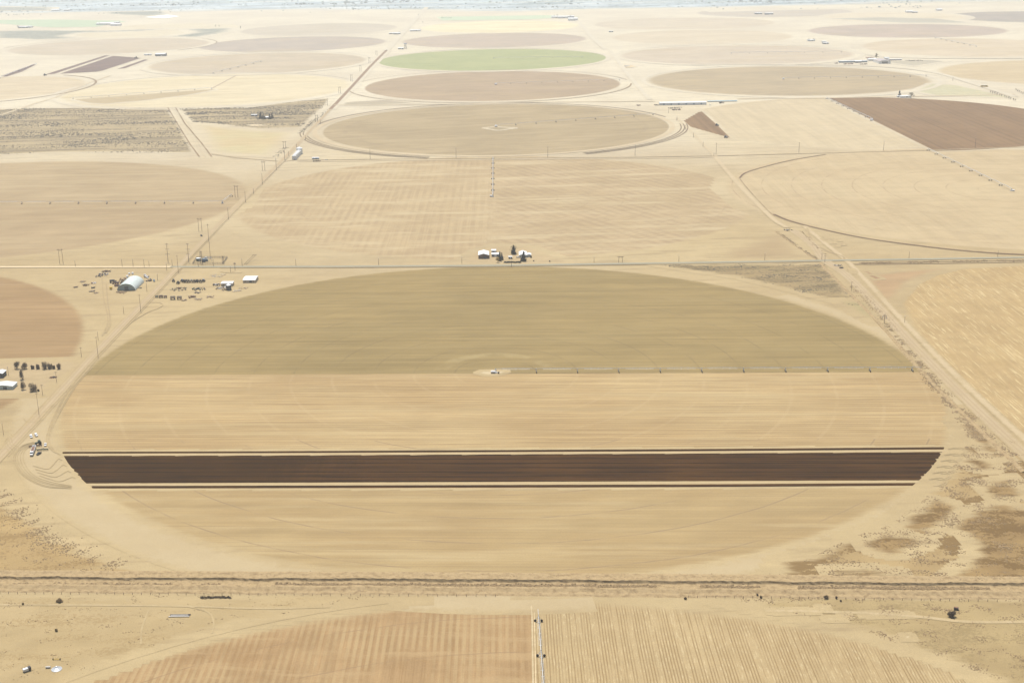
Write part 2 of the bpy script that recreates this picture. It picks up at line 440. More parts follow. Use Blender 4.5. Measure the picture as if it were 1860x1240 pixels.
for nm, e, c1, c2 in (
    ('far_pink_field_soil', (727, 1075, 60, 87.5), (.29, .215, .16), (.26, .20, .15)),
    ('left_dun_field_soil', (277, 668, 96.5, 134.5), (.32, .245, .17), (.29, .225, .155)),
    ('left_grey_field_soil', (367, 704, 67, 94.5), (.27, .21, .16), (.24, .19, .15)),
    ('haze_paled_left_soil', (124, 640, 135.5, 194.5), (.41, .325, .21), (.38, .30, .19)),
    ('haze_paled_edge_soil', (-200, 142, 140, 187), (.37, .285, .185), (.34, .26, .17)),
    ('left_far_field_soil', (30, 372, 71, 99.5), (.33, .255, .18), (.30, .235, .165)),
    ('right_dun_field_soil', (1162, 1698, 119.5, 176.5), (.30, .225, .145), (.265, .20, .13)),
    ('right_pink_field_soil', (1113, 1563, 82, 119), (.335, .26, .185), (.31, .24, .172)),
    ('right_far_field_soil', (1546, 1960, 68.5, 106.5), (.365, .28, .19), (.34, .26, .175)),
    ('right_mauve_field_soil', (1447, 1838, 43, 70.5), (.285, .21, .16), (.25, .19, .145)),
    ('right_dark_field_soil', (1694, 2030, 20, 43), (.22, .175, .14), (.19, .155, .125)),
    ('right_edge_field_soil', (1680, 2230, 107, 161), (.38, .29, .185), (.36, .27, .17)),
    ('haze_paled_north_soil', (1067, 1420, 32, 55), (.36, .285, .20), (.33, .26, .185)),
    ('haze_paled_north_soil', (1100, 1450, 54, 82), (.37, .29, .20), (.345, .27, .185)),
    ('haze_paled_north_soil', (440, 725, 43, 65), (.33, .265, .195), (.30, .245, .18)),
    ('haze_paled_north_soil', (130, 430, 44, 68), (.40, .325, .22), (.38, .305, .205)),
    ('haze_paled_north_soil', (760, 1060, 38, 60), (.46, .375, .235), (.44, .36, .225)),
    ('haze_paled_north_soil', (1250, 1560, 14, 32), (.31, .25, .19), (.29, .235, .18)),
    ('haze_paled_north_soil', (1480, 1760, 22, 42), (.40, .32, .215), (.38, .30, .205))):
    c, rx, ry = spokes(*e)
    circ_field(c, rx, ry, simple(nm, c1, c2, tn=FAR_HAZE if c.y > 3600 else MID_HAZE, ang=R(random.uniform(-5, 15)), soft=26, rag=12, seed=random.random()*9, drift=(.45, R(random.uniform(-4, 12)), 300, 45)), 1, margin=20)
# farmed wedges
brown = lambda nm, c1, c2, ang, k=(1, 1, 1): field_mat(nm, k=k, pals= [pal(c1, c2, ang=ang, streak=(700, 5, .12), lines=(19, 5, .6, tuple(v*.66 for v in c1)), bands=(ang, 46, .5, tuple(v*1.2 for v in c1)), wob=.2, rows=(2.2, .4, .5), rowc=tuple(v*1.25 for v in c1), rowlen=500)], soft=2, rag=1.5)
b18 = brown('red_brown_tilled_soil', (.20, .126, .064), (.178, .112, .058), NS)
C18 = at(1585, 219)
circ_field(C18, 402, 402, simple('pale_right_field_soil', (.43, .355, .232), (.41, .335, .215), NS, tn=(1.08, 1.08, 1.06), soft=10, rag=5), 1)
# tilled half of that circle
half = []
for k in range(0, 41):
    a = NS+R(180)*k/40
    half.append(Vector((C18.x+406*math.cos(a+math.pi), C18.y+406*math.sin(a+math.pi), 0)))
hs = poly_sdf(half)
grid_sheet('field', hs, C18.x-420, C18.x+420, C18.y-420, C18.y+420, 2, b18, 5, 6)
w1 = [(1242, 219), (1250, 213), (1262, 206), (1270, 201.5), (1274, 201.5), (1305, 229), (1328, 251.5), (1318, 249.5), (1305, 246.5), (1290, 244), (1275, 240), (1262, 235), (1252, 231)]
def teeth(p, q, n, amp):
    out = []
    for i in range(n):
        a = (p[0]+(q[0]-p[0])*i/n, p[1]+(q[1]-p[1])*i/n); b = (p[0]+(q[0]-p[0])*(i+.6)/n+amp[0], p[1]+(q[1]-p[1])*(i+.6)/n+amp[1]); out += [a, b]
    return out
tw = teeth((1240, 219), (1270, 201.5), 7, (2.5, 1.5))+[(1274, 201.5), (1305, 229), (1328, 251.5)]+teeth((1318, 249.5), (1252, 231), 8, (-2, -1.5))
poly_field(tw, b18, 3, cell=4, margin=5)
b8 = brown('mauve_tilled_soil', (.155, .105, .085), (.14, .098, .08), R(48))
poly_field([(108, 134.5), (205, 102), (248, 105), (257, 106), (186, 129), (175, 131)], b8, 2, margin=6)
poly_field([(78, 137), (190, 101.2), (200, 101.2), (100, 134.5)], b8, 2, margin=6)
poly_field([(212, 126), (262, 108.5), (270, 109), (228, 124.5)], b8, 2, margin=6)
poly_field([(0, 139), (60, 117), (66, 118), (40, 131), (12, 140)], b8, 2, margin=6)
# wedge inside the pale left circle
poly_field([(134, 181), (385, 162.5), (392, 163), (340, 173), (260, 183), (190, 189), (160, 187)], simple('damp_wedge_soil', (.33, .25, .155), (.31, .235, .145), R(20), tn=MID_HAZE, soft=3, rag=2), 2)
C8 = at(384, 162)
for a, b in (((384, 161.5), (431, 136.5)),):
    pxribbon([a, b], 6, road_mat('damp_track', (.26, .185, .125), (.25, .18, .12), k=1.2, soft=2), 3)

# left mid circle
C19 = at(-62, 371.5)
circ_field(C19, 468, 414, field_mat('left_tan_field_soil', [pal((.355, .262, .157), (.32, .233, .138), streak=(260, 24, .07), rows=(3, .22, .53), rowc=(.27, .195, .115), drift=(.5, R(-3), 260, 30), driftc=(.42, .325, .20)),
    pal((.345, .25, .148), (.31, .222, .13), streak=(260, 24, .07), rows=(3, .2, .53), rowc=(.26, .185, .11), drift=(.35, R(-3), 260, 30), driftc=(.40, .31, .19), seed=2)],
    [(ROW, -20, 30)], soft=14, rag=7, k=(1.0, 1.03, .99), centre=(C19.x, C19.y)), 1)
# left lower red circle
_e = at(163, 604); C20 = Vector((_e.x-407, at(0, 503).y-math.sqrt(407**2-(at(0, 503).x-_e.x+407)**2), 0))
circ_field(C20, 414, 411, field_mat('left_red_field_soil', [pal((.335, .226, .122), (.30, .202, .108), streak=(200, 7, .12), rows=(1.6, .45, .52), rowc=(.24, .155, .09), drift=(.3, ROW, 200, 12), driftc=(.42, .30, .18))],
    soft=10, rag=9, centre=(C20.x, C20.y), ral=25), 1)
# right circle with wheel rings
C17 = at(1836, 346)
circ_field(C17, 445, 408, field_mat('right_ringed_field_soil', [pal((.435, .34, .212), (.405, .31, .19), streak=(240, 18, .06), ang=NS, rows=(3, .2, .54), rowc=(.32, .235, .14), drift=(.6, R(-3), 260, 34), driftc=(.47, .365, .225), seed=5)],
    rings=[(47.6, 9, 1.5, .6, (.29, .205, .125), None)], soft=12, rag=4, k=(.97, .98, .93), centre=(C17.x, C17.y)), 1)
# right straw stubble
st = field_mat('straw_stubble', [pal((.42, .305, .165), (.385, .275, .145), ang=NS, patch=60, streak=(130, 5, .10), rows=(1.35, .75, .56), rowc=(.62, .50, .30), rowlen=26, drift=(.5, R(60), 80, 30), driftc=(.44, .32, .165)),
    pal((.42, .295, .145), (.385, .262, .128), ang=NS, streak=(200, 10, .08))], [(R(-52), -330, 60)], soft=8, rag=4, centre=(at(1800, 600).x, at(1800, 600).y))
poly_field([(1637, 556), (1633, 542), (1642, 526), (1662, 509), (1695, 495), (1740, 488), (1860, 481), (2050, 474), (2300, 600), (2300, 1000), (1990, 905), (1860, 800), (1790, 738), (1740, 694), (1690, 635), (1655, 594)], st, 1, margin=8)
# bottom circle
cb = at(985, 1098); C22 = Vector((cb.x-math.cos(NS)*407, cb.y-math.sin(NS)*407, 0)); R22 = 413
lp = pal((.325, .215, .115), (.36, .242, .132), patch=45, ang=NS, bands=(NS, 2.15, .55, (.45, .34, .195)), wob=.35, rows=(.8, .4, .5), rowc=(.27, .165, .08), rowlen=60, streak=(90, 7, .12), drift=(.55, ROW, 60, 9), driftc=(.42, .30, .17), seed=6)
rp = pal((.42, .318, .185), (.39, .29, .165), ang=NS, lines=(1.75, .6, .95, (.25, .17, .085)), rows=(.8, .6, .55), rowc=(.56, .455, .29), rowlen=6, drift=(.3, R(70), 60, 16), driftc=(.50, .39, .23))
circ_field(C22, R22+8, R22, field_mat('bottom_field_soil', [lp, rp], [(NS, 5.6, .5)], rings=[(39.24, 10, .7, .6, (.24, .16, .09), (NS, 5, 500))], soft=9, rag=5, centre=(C22.x, C22.y), ral=18), 1, cell=4)

# scrub and grass corners ------------------------------------------
def scrub(nm, c1, c2, sp, sc=.35, lo=.5, k=.8, sf=10, **kw):
    return field_mat(nm, [pal(c1, c2, speck=(sc, lo, k, sp), **kw)], soft=sf, rag=sf*1.4, ral=50, raw=10)
sc1 = scrub('sage_scrub_ground', (.40, .32, .205), (.37, .295, .185), (.19, .155, .11), .13, .47, .7, patch=110, zl=230, zw=26, zk=1.7)
poly_field([(-30, 200), (60, 197), (140, 196), (305, 197), (330, 235), (352, 278), (250, 276), (100, 277), (-30, 282)], sc1, 2)
poly_field([(325, 197), (450, 196), (540, 184), (600, 179), (592, 191), (565, 215), (545, 232), (470, 234), (400, 226), (350, 222)], sc1, 2)
poly_field([(352, 224), (470, 236), (540, 240), (520, 262), (490, 285), (420, 282), (378, 275)], simple('dry_grass', (.50, .435, .27), (.50, .40, .245), R(3), soft=45, rag=24, drift=(.3, R(3), 80, 20)), 2)
sc2 = scrub('grey_grass_scrub', (.29, .225, .125), (.32, .24, .135), (.165, .125, .078), .3, .47, .7, patch=40, zl=70, zw=14, zk=1.1)
poly_field([(1190, 481), (1380, 479), (1500, 480), (1545, 535), (1572, 556), (1540, 553), (1440, 527), (1340, 503), (1250, 490)], sc2, 2)
poly_field([(1520, 545), (1575, 548), (1604, 586), (1590, 588), (1550, 566)], simple('green_grass', (.36, .30, .165), (.36, .29, .165), soft=14, rag=9), 2)
poly_field([(1300, 455), (1400, 420), (1440, 425), (1478, 470), (1400, 476), (1310, 476)], simple('brown_corner_soil', (.385, .288, .175), (.37, .275, .165), soft=38, rag=20), 2)
poly_field([(1570, 500), (1640, 492), (1740, 484), (1690, 496), (1650, 515), (1625, 545), (1600, 560)], simple('red_corner_soil', (.385, .262, .155), (.40, .285, .17), soft=12, rag=8), 2)
sc3 = scrub('brown_weed_ground', (.39, .285, .152), (.345, .248, .13), (.19, .122, .056), .36, .485, .85, patch=35, zl=52, zw=17, zk=2.1, grain=1.4)
poly_field([(1575, 965), (1620, 950), (1680, 905), (1730, 850), (1760, 800), (1740, 765), (1762, 742), (1840, 800), (1990, 900), (2100, 1075), (1870, 1072), (1560, 1060), (1400, 1057), (1420, 1020), (1500, 998)], sc3, 2, cell=4)
sc3b = scrub('dense_weed_ground', (.30, .205, .10), (.25, .168, .083), (.155, .098, .045), .4, .47, .8, sf=9, patch=20, zl=26, zw=9, zk=1.5, grain=1.4)
for e in ([(1628, 958), (1660, 930), (1695, 906), (1735, 915), (1750, 930), (1700, 962), (1680, 974), (1650, 968)], [(1560, 985), (1600, 968), (1650, 972), (1690, 982), (1660, 1000), (1620, 1010), (1580, 1000)], [(1752, 838), (1768, 830), (1810, 845), (1800, 856), (1770, 852)],
    [(1760, 925), (1820, 915), (1900, 930), (1930, 1062), (1700, 1062), (1760, 1020), (1770, 985), (1730, 960)], [(1745, 770), (1770, 765), (1800, 800), (1835, 835), (1800, 832), (1765, 800)], [(1775, 880), (1840, 865), (1860, 905), (1800, 905)], [(1500, 1035), (1570, 1030), (1640, 1040), (1600, 1052), (1520, 1048)]):
    poly_field(e, sc3b, 3, cell=3, margin=6)
sc4 = scrub('dry_weed_ground', (.385, .275, .14), (.355, .25, .127), (.25, .168, .08), .4, .50, .65, patch=35, zl=40, zw=12, zk=1.0, grain=1.4)
poly_field([(-60, 900), (-10, 905), (50, 940), (90, 975), (150, 1000), (215, 1022), (260, 1043), (-60, 1044)], sc4, 2, cell=4)
pasture = scrub('dry_pasture', (.385, .292, .165), (.415, .318, .185), (.30, .21, .105), .4, .58, .5, patch=40, zl=60, zw=14, zk=.9, grain=1.5)
poly_field([(-60, 1078), (400, 1079), (760, 1083), (600, 1100), (420, 1133), (300, 1170), (120, 1235), (60, 1262), (-80, 1262)], pasture, 2, cell=4)
sc5 = scrub('brown_pasture', (.375, .285, .155), (.335, .25, .135), (.24, .18, .095), .45, .54, .55, patch=35, zl=40, zw=14, zk=1.0, grain=1.5)
poly_field([(1300, 1084), (1500, 1080), (1880, 1084), (1960, 1270), (1880, 1262), (1700, 1190), (1600, 1155), (1480, 1122), (1380, 1100)], sc5, 2, cell=4)
# river valley and far patches
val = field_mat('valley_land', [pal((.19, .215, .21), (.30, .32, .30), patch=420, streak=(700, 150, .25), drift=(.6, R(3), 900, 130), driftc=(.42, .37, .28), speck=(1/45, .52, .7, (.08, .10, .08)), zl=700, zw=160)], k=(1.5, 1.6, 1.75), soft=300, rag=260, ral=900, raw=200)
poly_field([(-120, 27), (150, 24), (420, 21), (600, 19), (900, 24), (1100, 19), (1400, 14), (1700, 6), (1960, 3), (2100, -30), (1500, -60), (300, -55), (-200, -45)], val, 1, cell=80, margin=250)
gb = scrub('blue_grey_scrub', (.27, .28, .24), (.32, .32, .27), (.17, .18, .16), 1/20, .5, .6, sf=70,  patch=200, zl=260, zw=60)
for e in ([(-20, 57), (60, 55), (200, 56), (310, 52), (260, 57), (150, 60), (120, 65), (145, 70), (60, 73), (-20, 70)], [(300, 67), (350, 60), (330, 53), (430, 51), (420, 58), (370, 67), (340, 69)], [(190, 22), (300, 20), (310, 27), (260, 30), (190, 26)], [(-20, 12), (100, 14), (95, 20), (-20, 21)]):
    poly_field(e, gb, 2, margin=30)
poly_field([(-10, 37), (100, 36), (215, 38), (232, 39.5), (175, 49.5), (90, 50.5), (-10, 43)], simple('haze_paled_green_crop', tn=FAR_HAZE, c1=(.26, .29, .18), c2=(.28, .30, .19), soft=10, rag=4), 2)
poly_field([(258, 32), (305, 27), (330, 30), (300, 34)], simple('salt_flat', tn=FAR_HAZE, c1=(.62, .60, .55), c2=(.58, .57, .53), soft=20, rag=14), 2)
poly_field([(790, 31), (1000, 28), (1060, 31), (960, 36), (800, 38)], simple('haze_paled_green_crop', tn=FAR_HAZE, c1=(.31, .33, .22), c2=(.30, .32, .21), soft=20, rag=10), 2)
poly_field([(1500, 34), (1600, 32), (1700, 34), (1770, 42), (1640, 42)], simple('far_scrub_soil', tn=FAR_HAZE, c1=(.28, .24, .18), c2=(.26, .22, .16), soft=20, rag=14), 2)
poly_field([(625, 186), (700, 181), (760, 188), (680, 191), (618, 192)], simple('far_scrub_soil', tn=FAR_HAZE, c1=(.27, .21, .145), c2=(.25, .2, .135), soft=14, rag=10), 2)
poly_field([(1600, 112), (1690, 109), (1720, 112), (1660, 121)], simple('far_scrub_soil', tn=FAR_HAZE, c1=(.29, .24, .17), c2=(.27, .22, .16), soft=14, rag=10), 2)
poly_field([(1690, 152), (1740, 155), (1800, 168), (1843, 178), (1700, 174), (1660, 166)], simple('far_grass_soil', tn=FAR_HAZE, c1=(.31, .265, .165), c2=(.33, .275, .17), soft=14, rag=10), 2)

# farmyards: bare trampled sand
yard = field_mat('trampled_yard', [pal((.44, .34, .21), (.41, .315, .195), streak=(30, 8, .06), ang=R(30))], soft=8, rag=6)
poly_field([(-80, 664), (30, 656), (135, 655), (150, 662), (90, 700), (78, 716), (-80, 716)], yard, 2)
poly_field([(840, 478), (860, 458), (900, 446), (960, 448), (1010, 466), (1040, 478)], yard, 2)
poly_field([(867, 677.5), (877, 674), (900, 673), (920, 674.5), (912, 678.5), (898, 681), (882, 680.5)], field_mat('pale_pivot_pad', [pal((.56, .46, .31), (.52, .43, .29))], soft=3, rag=3), 2, cell=1.5, margin=4)
poly_field([(880, 233), (900, 231), (935, 233), (905, 237)], field_mat('pale_pivot_pad', [pal((.325, .258, .165), (.315, .25, .158))], soft=6, rag=6), 2, cell=4, margin=6)

# ------------------------------------------------------------------ roads and tracks
dirt = road_mat('dirt_road', (.47, .37, .235), (.435, .338, .21), soft=3, rut=(2.0, 1.1, (.35, .262, .155), .75), rag=3, fade=.35)
cream = road_mat('pale_gravel_road', (.68, .55, .36), (.63, .51, .33), soft=1.5, rag=.5, fade=.05)
paved = road_mat('chip_seal_road', (.345, .325, .245), (.315, .30, .23), soft=1.4, rag=.4, fade=.05)
brownr = road_mat('brown_road', (.29, .20, .135), (.26, .18, .12), soft=2, rag=.6, fade=.1)
trk = road_mat('wheel_track', (.27, .19, .115), (.25, .175, .105), soft=1.1, rag=.8, fade=.5)
trkl = road_mat('faint_wheel_track', (.37, .28, .165), (.35, .26, .155), soft=1.0, rag=.8, fade=.8, strength=.8)
trkd = road_mat('damp_wheel_track', (.175, .115, .075), (.16, .105, .07), soft=1.1, rag=.5, fade=.15)
palet = road_mat('pale_track', (.48, .385, .25), (.455, .36, .23), k=.98, soft=3.5, rag=3.5, fade=.55, strength=.8)

palef = road_mat('pale_far_track', (.60, .54, .425), (.56, .50, .39), soft=5, rag=5, fade=.45, strength=.8)
pxribbon([(-60, 895), (0, 829), (60, 766), (175, 640), (318, 491), (405, 400), (520, 284), (600, 199)], 10, dirt, 5, 'road')
for o_ in (-12, 15): pxribbon([(0+o_, 829), (60+o_*.9, 766), (175+o_*.8, 640), (318+o_*.6, 491), (405+o_*.5, 400), (520+o_*.4, 284)], 1.6, trkl, 4)
pxribbon([(600, 199), (612, 187), (640, 157), (670, 124), (702, 92)], 12, brownr, 5, 'road')
pxribbon([(606, 199), (646, 157), (676, 124), (708, 92)], 14, palef, 4, 'road')
pxribbon([(702, 92), (730, 62), (757, 33), (775, 14)], 26, palef, 5, 'road')
pxribbon([(-200, 486), (0, 485.3), (160, 485.3), (310, 484.9)], 8.5, cream, 6, 'road')
pxribbon([(310, 484.9), (600, 484.5), (900, 482.6), (1240, 477.8), (1500, 473.6), (1700, 470.6), (2000, 465.5)], 8.5, paved, 6, 'road')
pxribbon([(400, 487), (620, 486.6), (900, 485.2), (1240, 480.4), (1500, 476)], 2.2, trkl, 5)
pxribbon([(1550, 480.5), (1700, 479), (1860, 476.5), (2000, 474)], 3.0, trkd, 5)
pxribbon([(1560, 478), (1700, 475.5), (1860, 473), (2000, 471)], 3.0, trk, 5)
# canal track on the right
pxribbon([(1040, 30), (1061, 50), (1075, 68), (1100, 90)], 22, palef, 5, 'road')
pxribbon([(1108, 92), (1140, 135), (1180, 181)], 15, palef, 5, 'road')
pxribbon([(1230, 215), (1262, 245), (1298, 284)], 7, palet, 4, 'road')
pxribbon([(1298, 284), (1340, 333), (1400, 394), (1430, 414)], 10, palet, 5, 'road', True)
pxribbon([(1440, 418), (1475, 444), (1497, 472), (1540, 502), (1600, 563), (1660, 628), (1730, 700), (1800, 768), (1880, 842)], 14, dirt, 5, 'road', True)
pxribbon([(1460, 410), (1500, 443), (1545, 480), (1608, 548), (1668, 612), (1745, 690), (1880, 815)], 9, palet, 4, 'road', True)
pxribbon([(1466, 414), (1475, 436), (1500, 455), (1530, 466), (1534, 473)], 3.0, trkl, 4, 'track', True)
pxribbon([(540, 291.5), (700, 289.6), (900, 288), (1153, 286), (1300, 283.5), (1500, 278.5), (1700, 273), (1860, 267.5)], 5, trkl, 5)
pxribbon([(540, 294), (700, 292), (900, 290), (1250, 287), (1300, 285)], 9, palet, 4)
pxribbon([(606, 191.5), (760, 191), (950, 186.5), (1190, 184.5)], 10, palet, 5)
pxribbon([(1340, 180), (1500, 178.5), (1640, 176), (1843, 172)], 14, palet, 5)
pxribbon([(1240, 118), (1480, 118), (1620, 123), (1700, 133), (1760, 150), (1843, 176)], 18, palef, 5, 'track', True)
pxribbon([(1563, 97), (1600, 104), (1700, 107), (1860, 107)], 14, palef, 5)
pxribbon([(540, 290), (515, 294), (430, 287), (380, 280)], 6, trkl, 4)
for a_ in (0, 7, 14): pxribbon([(305+a_, 196), (322+a_, 225), (345+a_*1.6, 262), (362+a_*1.6, 285)], 4, palet if a_ == 7 else trk, 4)
pxribbon([(-10, 213), (40, 197), (65, 188), (100, 178), (140, 160), (165, 150), (200, 138)], 10, palet, 4)
# perimeter wheel tracks
def ring_tracks(c, rx, ry, offs, mat, a0=0, a1=360, w=3.2, layer=4):
    for o_ in offs: arc_ribbon(c, rx+o_, ry+o_, a0, a1, w, mat, layer)
r2 = (at(1244, 231).x-at(563, 231).x)/2
c2o = Vector(((at(1244, 233).x+at(563, 233).x)/2, C2.y, 0))
ry2 = (at(900, 187.2).y-at(900, 286.8).y)/2
ring_tracks(c2o, r2, ry2, (-3,), trkd, 70, 175, 4.5)
ring_tracks(c2o, r2, ry2, (-3,), trkd, 12, 88, 4.5)
ring_tracks(c2o, r2, ry2, (0, 7, 14), trkd, 183, 250, 3.2)
ring_tracks(c2o, r2, ry2, (0, 7, 14), trkd, 292, 356, 3.2)
ring_tracks(c2o, r2, ry2, (-18,), palet, 0, 360, 14)
c3o, rx3, ry3 = spokes(636, 1151, 127.5, 187)
ring_tracks(c3o, rx3, ry3, (0,), trk, -170, -8, 5)
ring_tracks(c3o, rx3, ry3, (0,), trk, 5, 165, 3)
for e in ((1160, 1704, 118, 179), (1110, 1570, 80.5, 121), (685, 1110, 88, 130.5), (120, 650, 134, 197), (272, 675, 95, 136.5)):
    c_, a_, b_ = spokes(*e); ring_tracks(c_, a_, b_, (0,), palef, 0, 360, 16, 3)
c_, a_, b_ = spokes(-200, 151, 138.5, 189); ring_tracks(c_, a_, b_, (0,), trk, -100, 65, 8)
c_, a_, b_ = spokes(18, 380, 70, 101); ring_tracks(c_, a_, b_, (0,), trk, 120, 178, 6); ring_tracks(c_, a_, b_, (0,), trk, -40, 40, 6)
# wheel track of the ringed field on the right
pxribbon([(1500, 281), (1440, 291), (1390, 303), (1355, 314), (1343, 324)], 4.2, trkd, 5, 'track', True)
pxribbon([(1343, 324), (1352, 336), (1375, 362), (1400, 388), (1410, 393)], 2.4, trk, 5, 'track', True)
pxribbon([(1405, 389.5), (1430, 400), (1475, 412.5), (1560, 431), (1660, 445.5), (1760, 456.5), (1860, 463), (1960, 466)], 5.5, trkd, 5, 'track', True)
# main field surround: tracks between field and edge
for o_ in (0, 3, 9, 12):
    pxribbon([(155+o_, 668), (128+o_*.9, 700), (103+o_*.7, 745), (90+o_*.5, 775), (84+o_*.5, 800), (93+o_*.5, 817), (110, 826)], .9, trk if o_ in (0, 9) else trkl, 5, 'track', True)
rimc = road_mat('pale_field_rim', (.475, .38, .235), (.45, .355, .215), soft=9, rag=9, fade=.3, strength=.85)
arc_ribbon(C0, R0+21, R0+21, 178, 275, 40, rimc, .6)
arc_ribbon(C0, R0+11, R0+11, 268, 395, 24, rimc, .6)
# turning loops by the loading spot
for k, (sx, sy, dx) in enumerate(((0, 0, 0), (4, 3, 1), (9, 5, 2), (14, 8, 3), (-3, -2, 0))):
    pxribbon([(62+sx*.4, 803+sy*.3), (40+sx*.6, 812+sy*.4), (28+sx, 830), (34+sx, 850-sy*.3), (52+sx*.8, 868-sy*.5), (84+sx*.3, 882-sy), (130, 886.5-sy*.5)], .8, (trk, trkl)[k % 2], 5, 'track', True)
for k in range(4):
    pxribbon([(12+k*3, 796-k*2), (8+k*5, 806), (15+k*6, 818-k*2), (28+k*3, 826-k*3)], .8, trk if k % 2 else trkl, 5, 'track', True)
for k in range(4):
    y = 838+k*9
    pxribbon([(60+k*4, 846+k*6), (85+k*5, y+14-k*2), (94+k*6, y+9), (106+k*8, y-4+k*2), (113+k*8, y-2+k*2)], .8, trkl, 5, 'track', True)
pxribbon([(43, 761), (50, 767), (62, 767), (80, 762)], .9, trk, 5, 'track', True)
pxribbon([(255, 556), (270, 551), (288, 550), (296, 554), (288, 560), (268, 568), (240, 585), (225, 600)], 1.0, trk, 5, 'track', True)
pxribbon([(193, 516), (196, 550), (200, 585), (192, 605)], 2.4, trkl, 5, 'track', True)
pxribbon([(185, 500), (188, 540), (196, 580), (186, 610)], 2.0, trkl, 5, 'track', True)
# curls at the right-hand turn
for k in range(6):
    y = 815+k*11; x = 1722-k*7
    for q in (0, 4):
        pxribbon([(x, y+q*.3), (x+22-q, y-2+q*.5), (x+33-q, y+4), (x+28-q, y+11-q*.4), (x+8, y+13)], .9, trkl, 4, 'track', True)
# tracks on the bottom circle's rim and pasture
ring_tracks(C22, 407, 407, (12,), trkl, 100, 128, .8, 3)
pxribbon([(965, 1100), (966.5, 1120), (967.5, 1180), (968.5, 1250)], 1.3, road_mat('straw_windrow', (.58, .475, .31), (.55, .45, .29), soft=.7, rag=.6, fade=.2), 5)
pxribbon([(970.5, 1112), (972, 1180), (973.5, 1250)], 1.1, road_mat('straw_windrow', (.62, .50, .31), (.6, .48, .3), soft=.5, rag=.6, fade=.5), 5)
pxribbon([(-60, 1098), (200, 1099), (340, 1101), (480, 1105), (600, 1102)], 2.2, palet, 4, 'track', True)
pxribbon([(340, 1101), (378, 1112), (388, 1130), (385, 1150)], 1.2, palet, 4, 'track', True)
pxribbon([(270, 1108), (258, 1140), (256, 1170)], 1.2, palet, 4, 'track', True)
pxribbon([(1390, 1109), (1450, 1109.5), (1500, 1111), (1570, 1113), (1660, 1119), (1760, 1129), (1880, 1129)], 3.4, palet, 4, 'track', True)
chalk = field_mat('chalky_soil', [pal((.60, .49, .33), (.56, .46, .31))], soft=2, rag=3, ral=10, raw=2)
for (x, y, w, h) in ((1440, 1110, 40, 1.6), (1610, 1116, 42, 2), (1515, 1124, 14, 1.5), (1495, 1104, 5, 1.2), (1649, 1157, 6, 2.5), (1535, 1118, 4, 1.2), (465, 228, 14, 1.4), (1140, 121, 16, 2.4)):
    poly_field([(x-w, y), (x-w*.5, y-h), (x+w*.4, y-h), (x+w, y+h*.2), (x+w*.3, y+h), (x-w*.6, y+h)], chalk, 3, cell=2, margin=4)
redpatch = field_mat('red_dirt_patch', [pal((.30, .19, .115), (.28, .18, .11))], soft=3, rag=4, ral=12, raw=3)
for (x, y, w, h) in ((1588, 504, 14, 4), (1500, 436, 5, 1.6), (1512, 441, 4, 1.4), (1520, 437, 5, 1.6), (1528, 444, 4, 1.4), (1504, 432, 4, 1.2), (1517, 447, 5, 1.3), (1549, 493, 3, 4), (420, 494, 14, 1), (1577, 496, 10, 3)):
    poly_field([(x-w, y-h), (x, y-h*.8), (x+w, y+h*.6), (x+w*.2, y+h)], redpatch, 3, cell=1.5, margin=4)

# ------------------------------------------------------------------ ditch with raised banks
bt = NT('ditch_bank_soil')
bc = bt.mix(bt.ss(bt.noise(bt.pos(), 1/4, 5, .8), .42, .7), (.385, .285, .155), (.24, .17, .09))
bc = bt.mul(bc, bt.ss(bt.noise(bt.pos(), 1.3, 3, .8), .2, .8, .82, 1.12, 'LINEAR'))
bankm = bt.done(bc)
def embank(pts, prof, name, amp=.5, step=2.2, mat=bankm):
    P = [at(*p) for p in pts]
    L = []
    for a, b in zip(P, P[1:]):
        n = max(1, int((b-a).length/step))
        for j in range(n): L.append(a+(b-a)*j/n)
    L.append(P[-1])
    V, Fc = [], []
    k = len(prof)
    for i, p in enumerate(L):
        t = (L[min(i+1, len(L)-1)]-L[max(i-1, 0)]).normalized(); nn = Vector((-t.y, t.x, 0))
        if nn.y < 0: nn = -nn
        sh = mnoise.noise(Vector((p.x/22, p.y/22, 3)))*1.6
        for q, (v, z) in enumerate(prof):
            w = p+nn*(v+(sh if 0 < q < k-1 else 0))
            w = w+nn*(mnoise.noise(Vector((w.x/3, v*.7, 8)))*amp*1.5 if 0 < q < k-1 else 0)
            zz = z+(mnoise.noise(Vector((w.x/2.6, w.y/2.6, 1)))*amp*min(1, z)) if 0 < q < k-1 else z
            V.append((w.x, w.y, max(zz, .02)+lift(3, w.y)*(0 if 0 < q < k-1 else -.0)))
    for i in range(len(L)-1):
        for q in range(k-1):
            a = i*k+q; Fc.append((a, a+k, a+k+1, a+1))
    o = mesh_obj(name, V, Fc, mat)
    if o.data.polygons[0].normal.z < 0: o.data.flip_normals()
    return struct(o)
prof = [(17, .0), (14.5, .55), (13, .5), (12, .35), (6.2, .75), (5.2, 1.9), (4.2, 2.0), (3.5, .7), (2.8, .3), (0, .22), (-2.2, .5), (-4, 1.3), (-6, 1.3), (-9, .45), (-12, .5), (-13.2, .2), (-14.5, .0)]
embank([(-80, 1056.5), (0, 1057), (400, 1059.5), (800, 1061.5), (1240, 1065), (1860, 1069.8), (1960, 1071)], prof, 'ditch')
embank([(1490, 478), (1530, 519), (1600, 590), (1650, 648), (1700, 702), (1780, 782), (1860, 858)], [(-2.4, .0), (-1.2, .9), (0, 1.1), (1.2, .8), (2.5, 0)][::-1], 'bank', .5)
embank([(1408, 420), (1440, 444), (1482, 472)], [(2, .0), (1, .7), (0, .8), (-.8, .2), (-2, 0)], 'bank', .4)

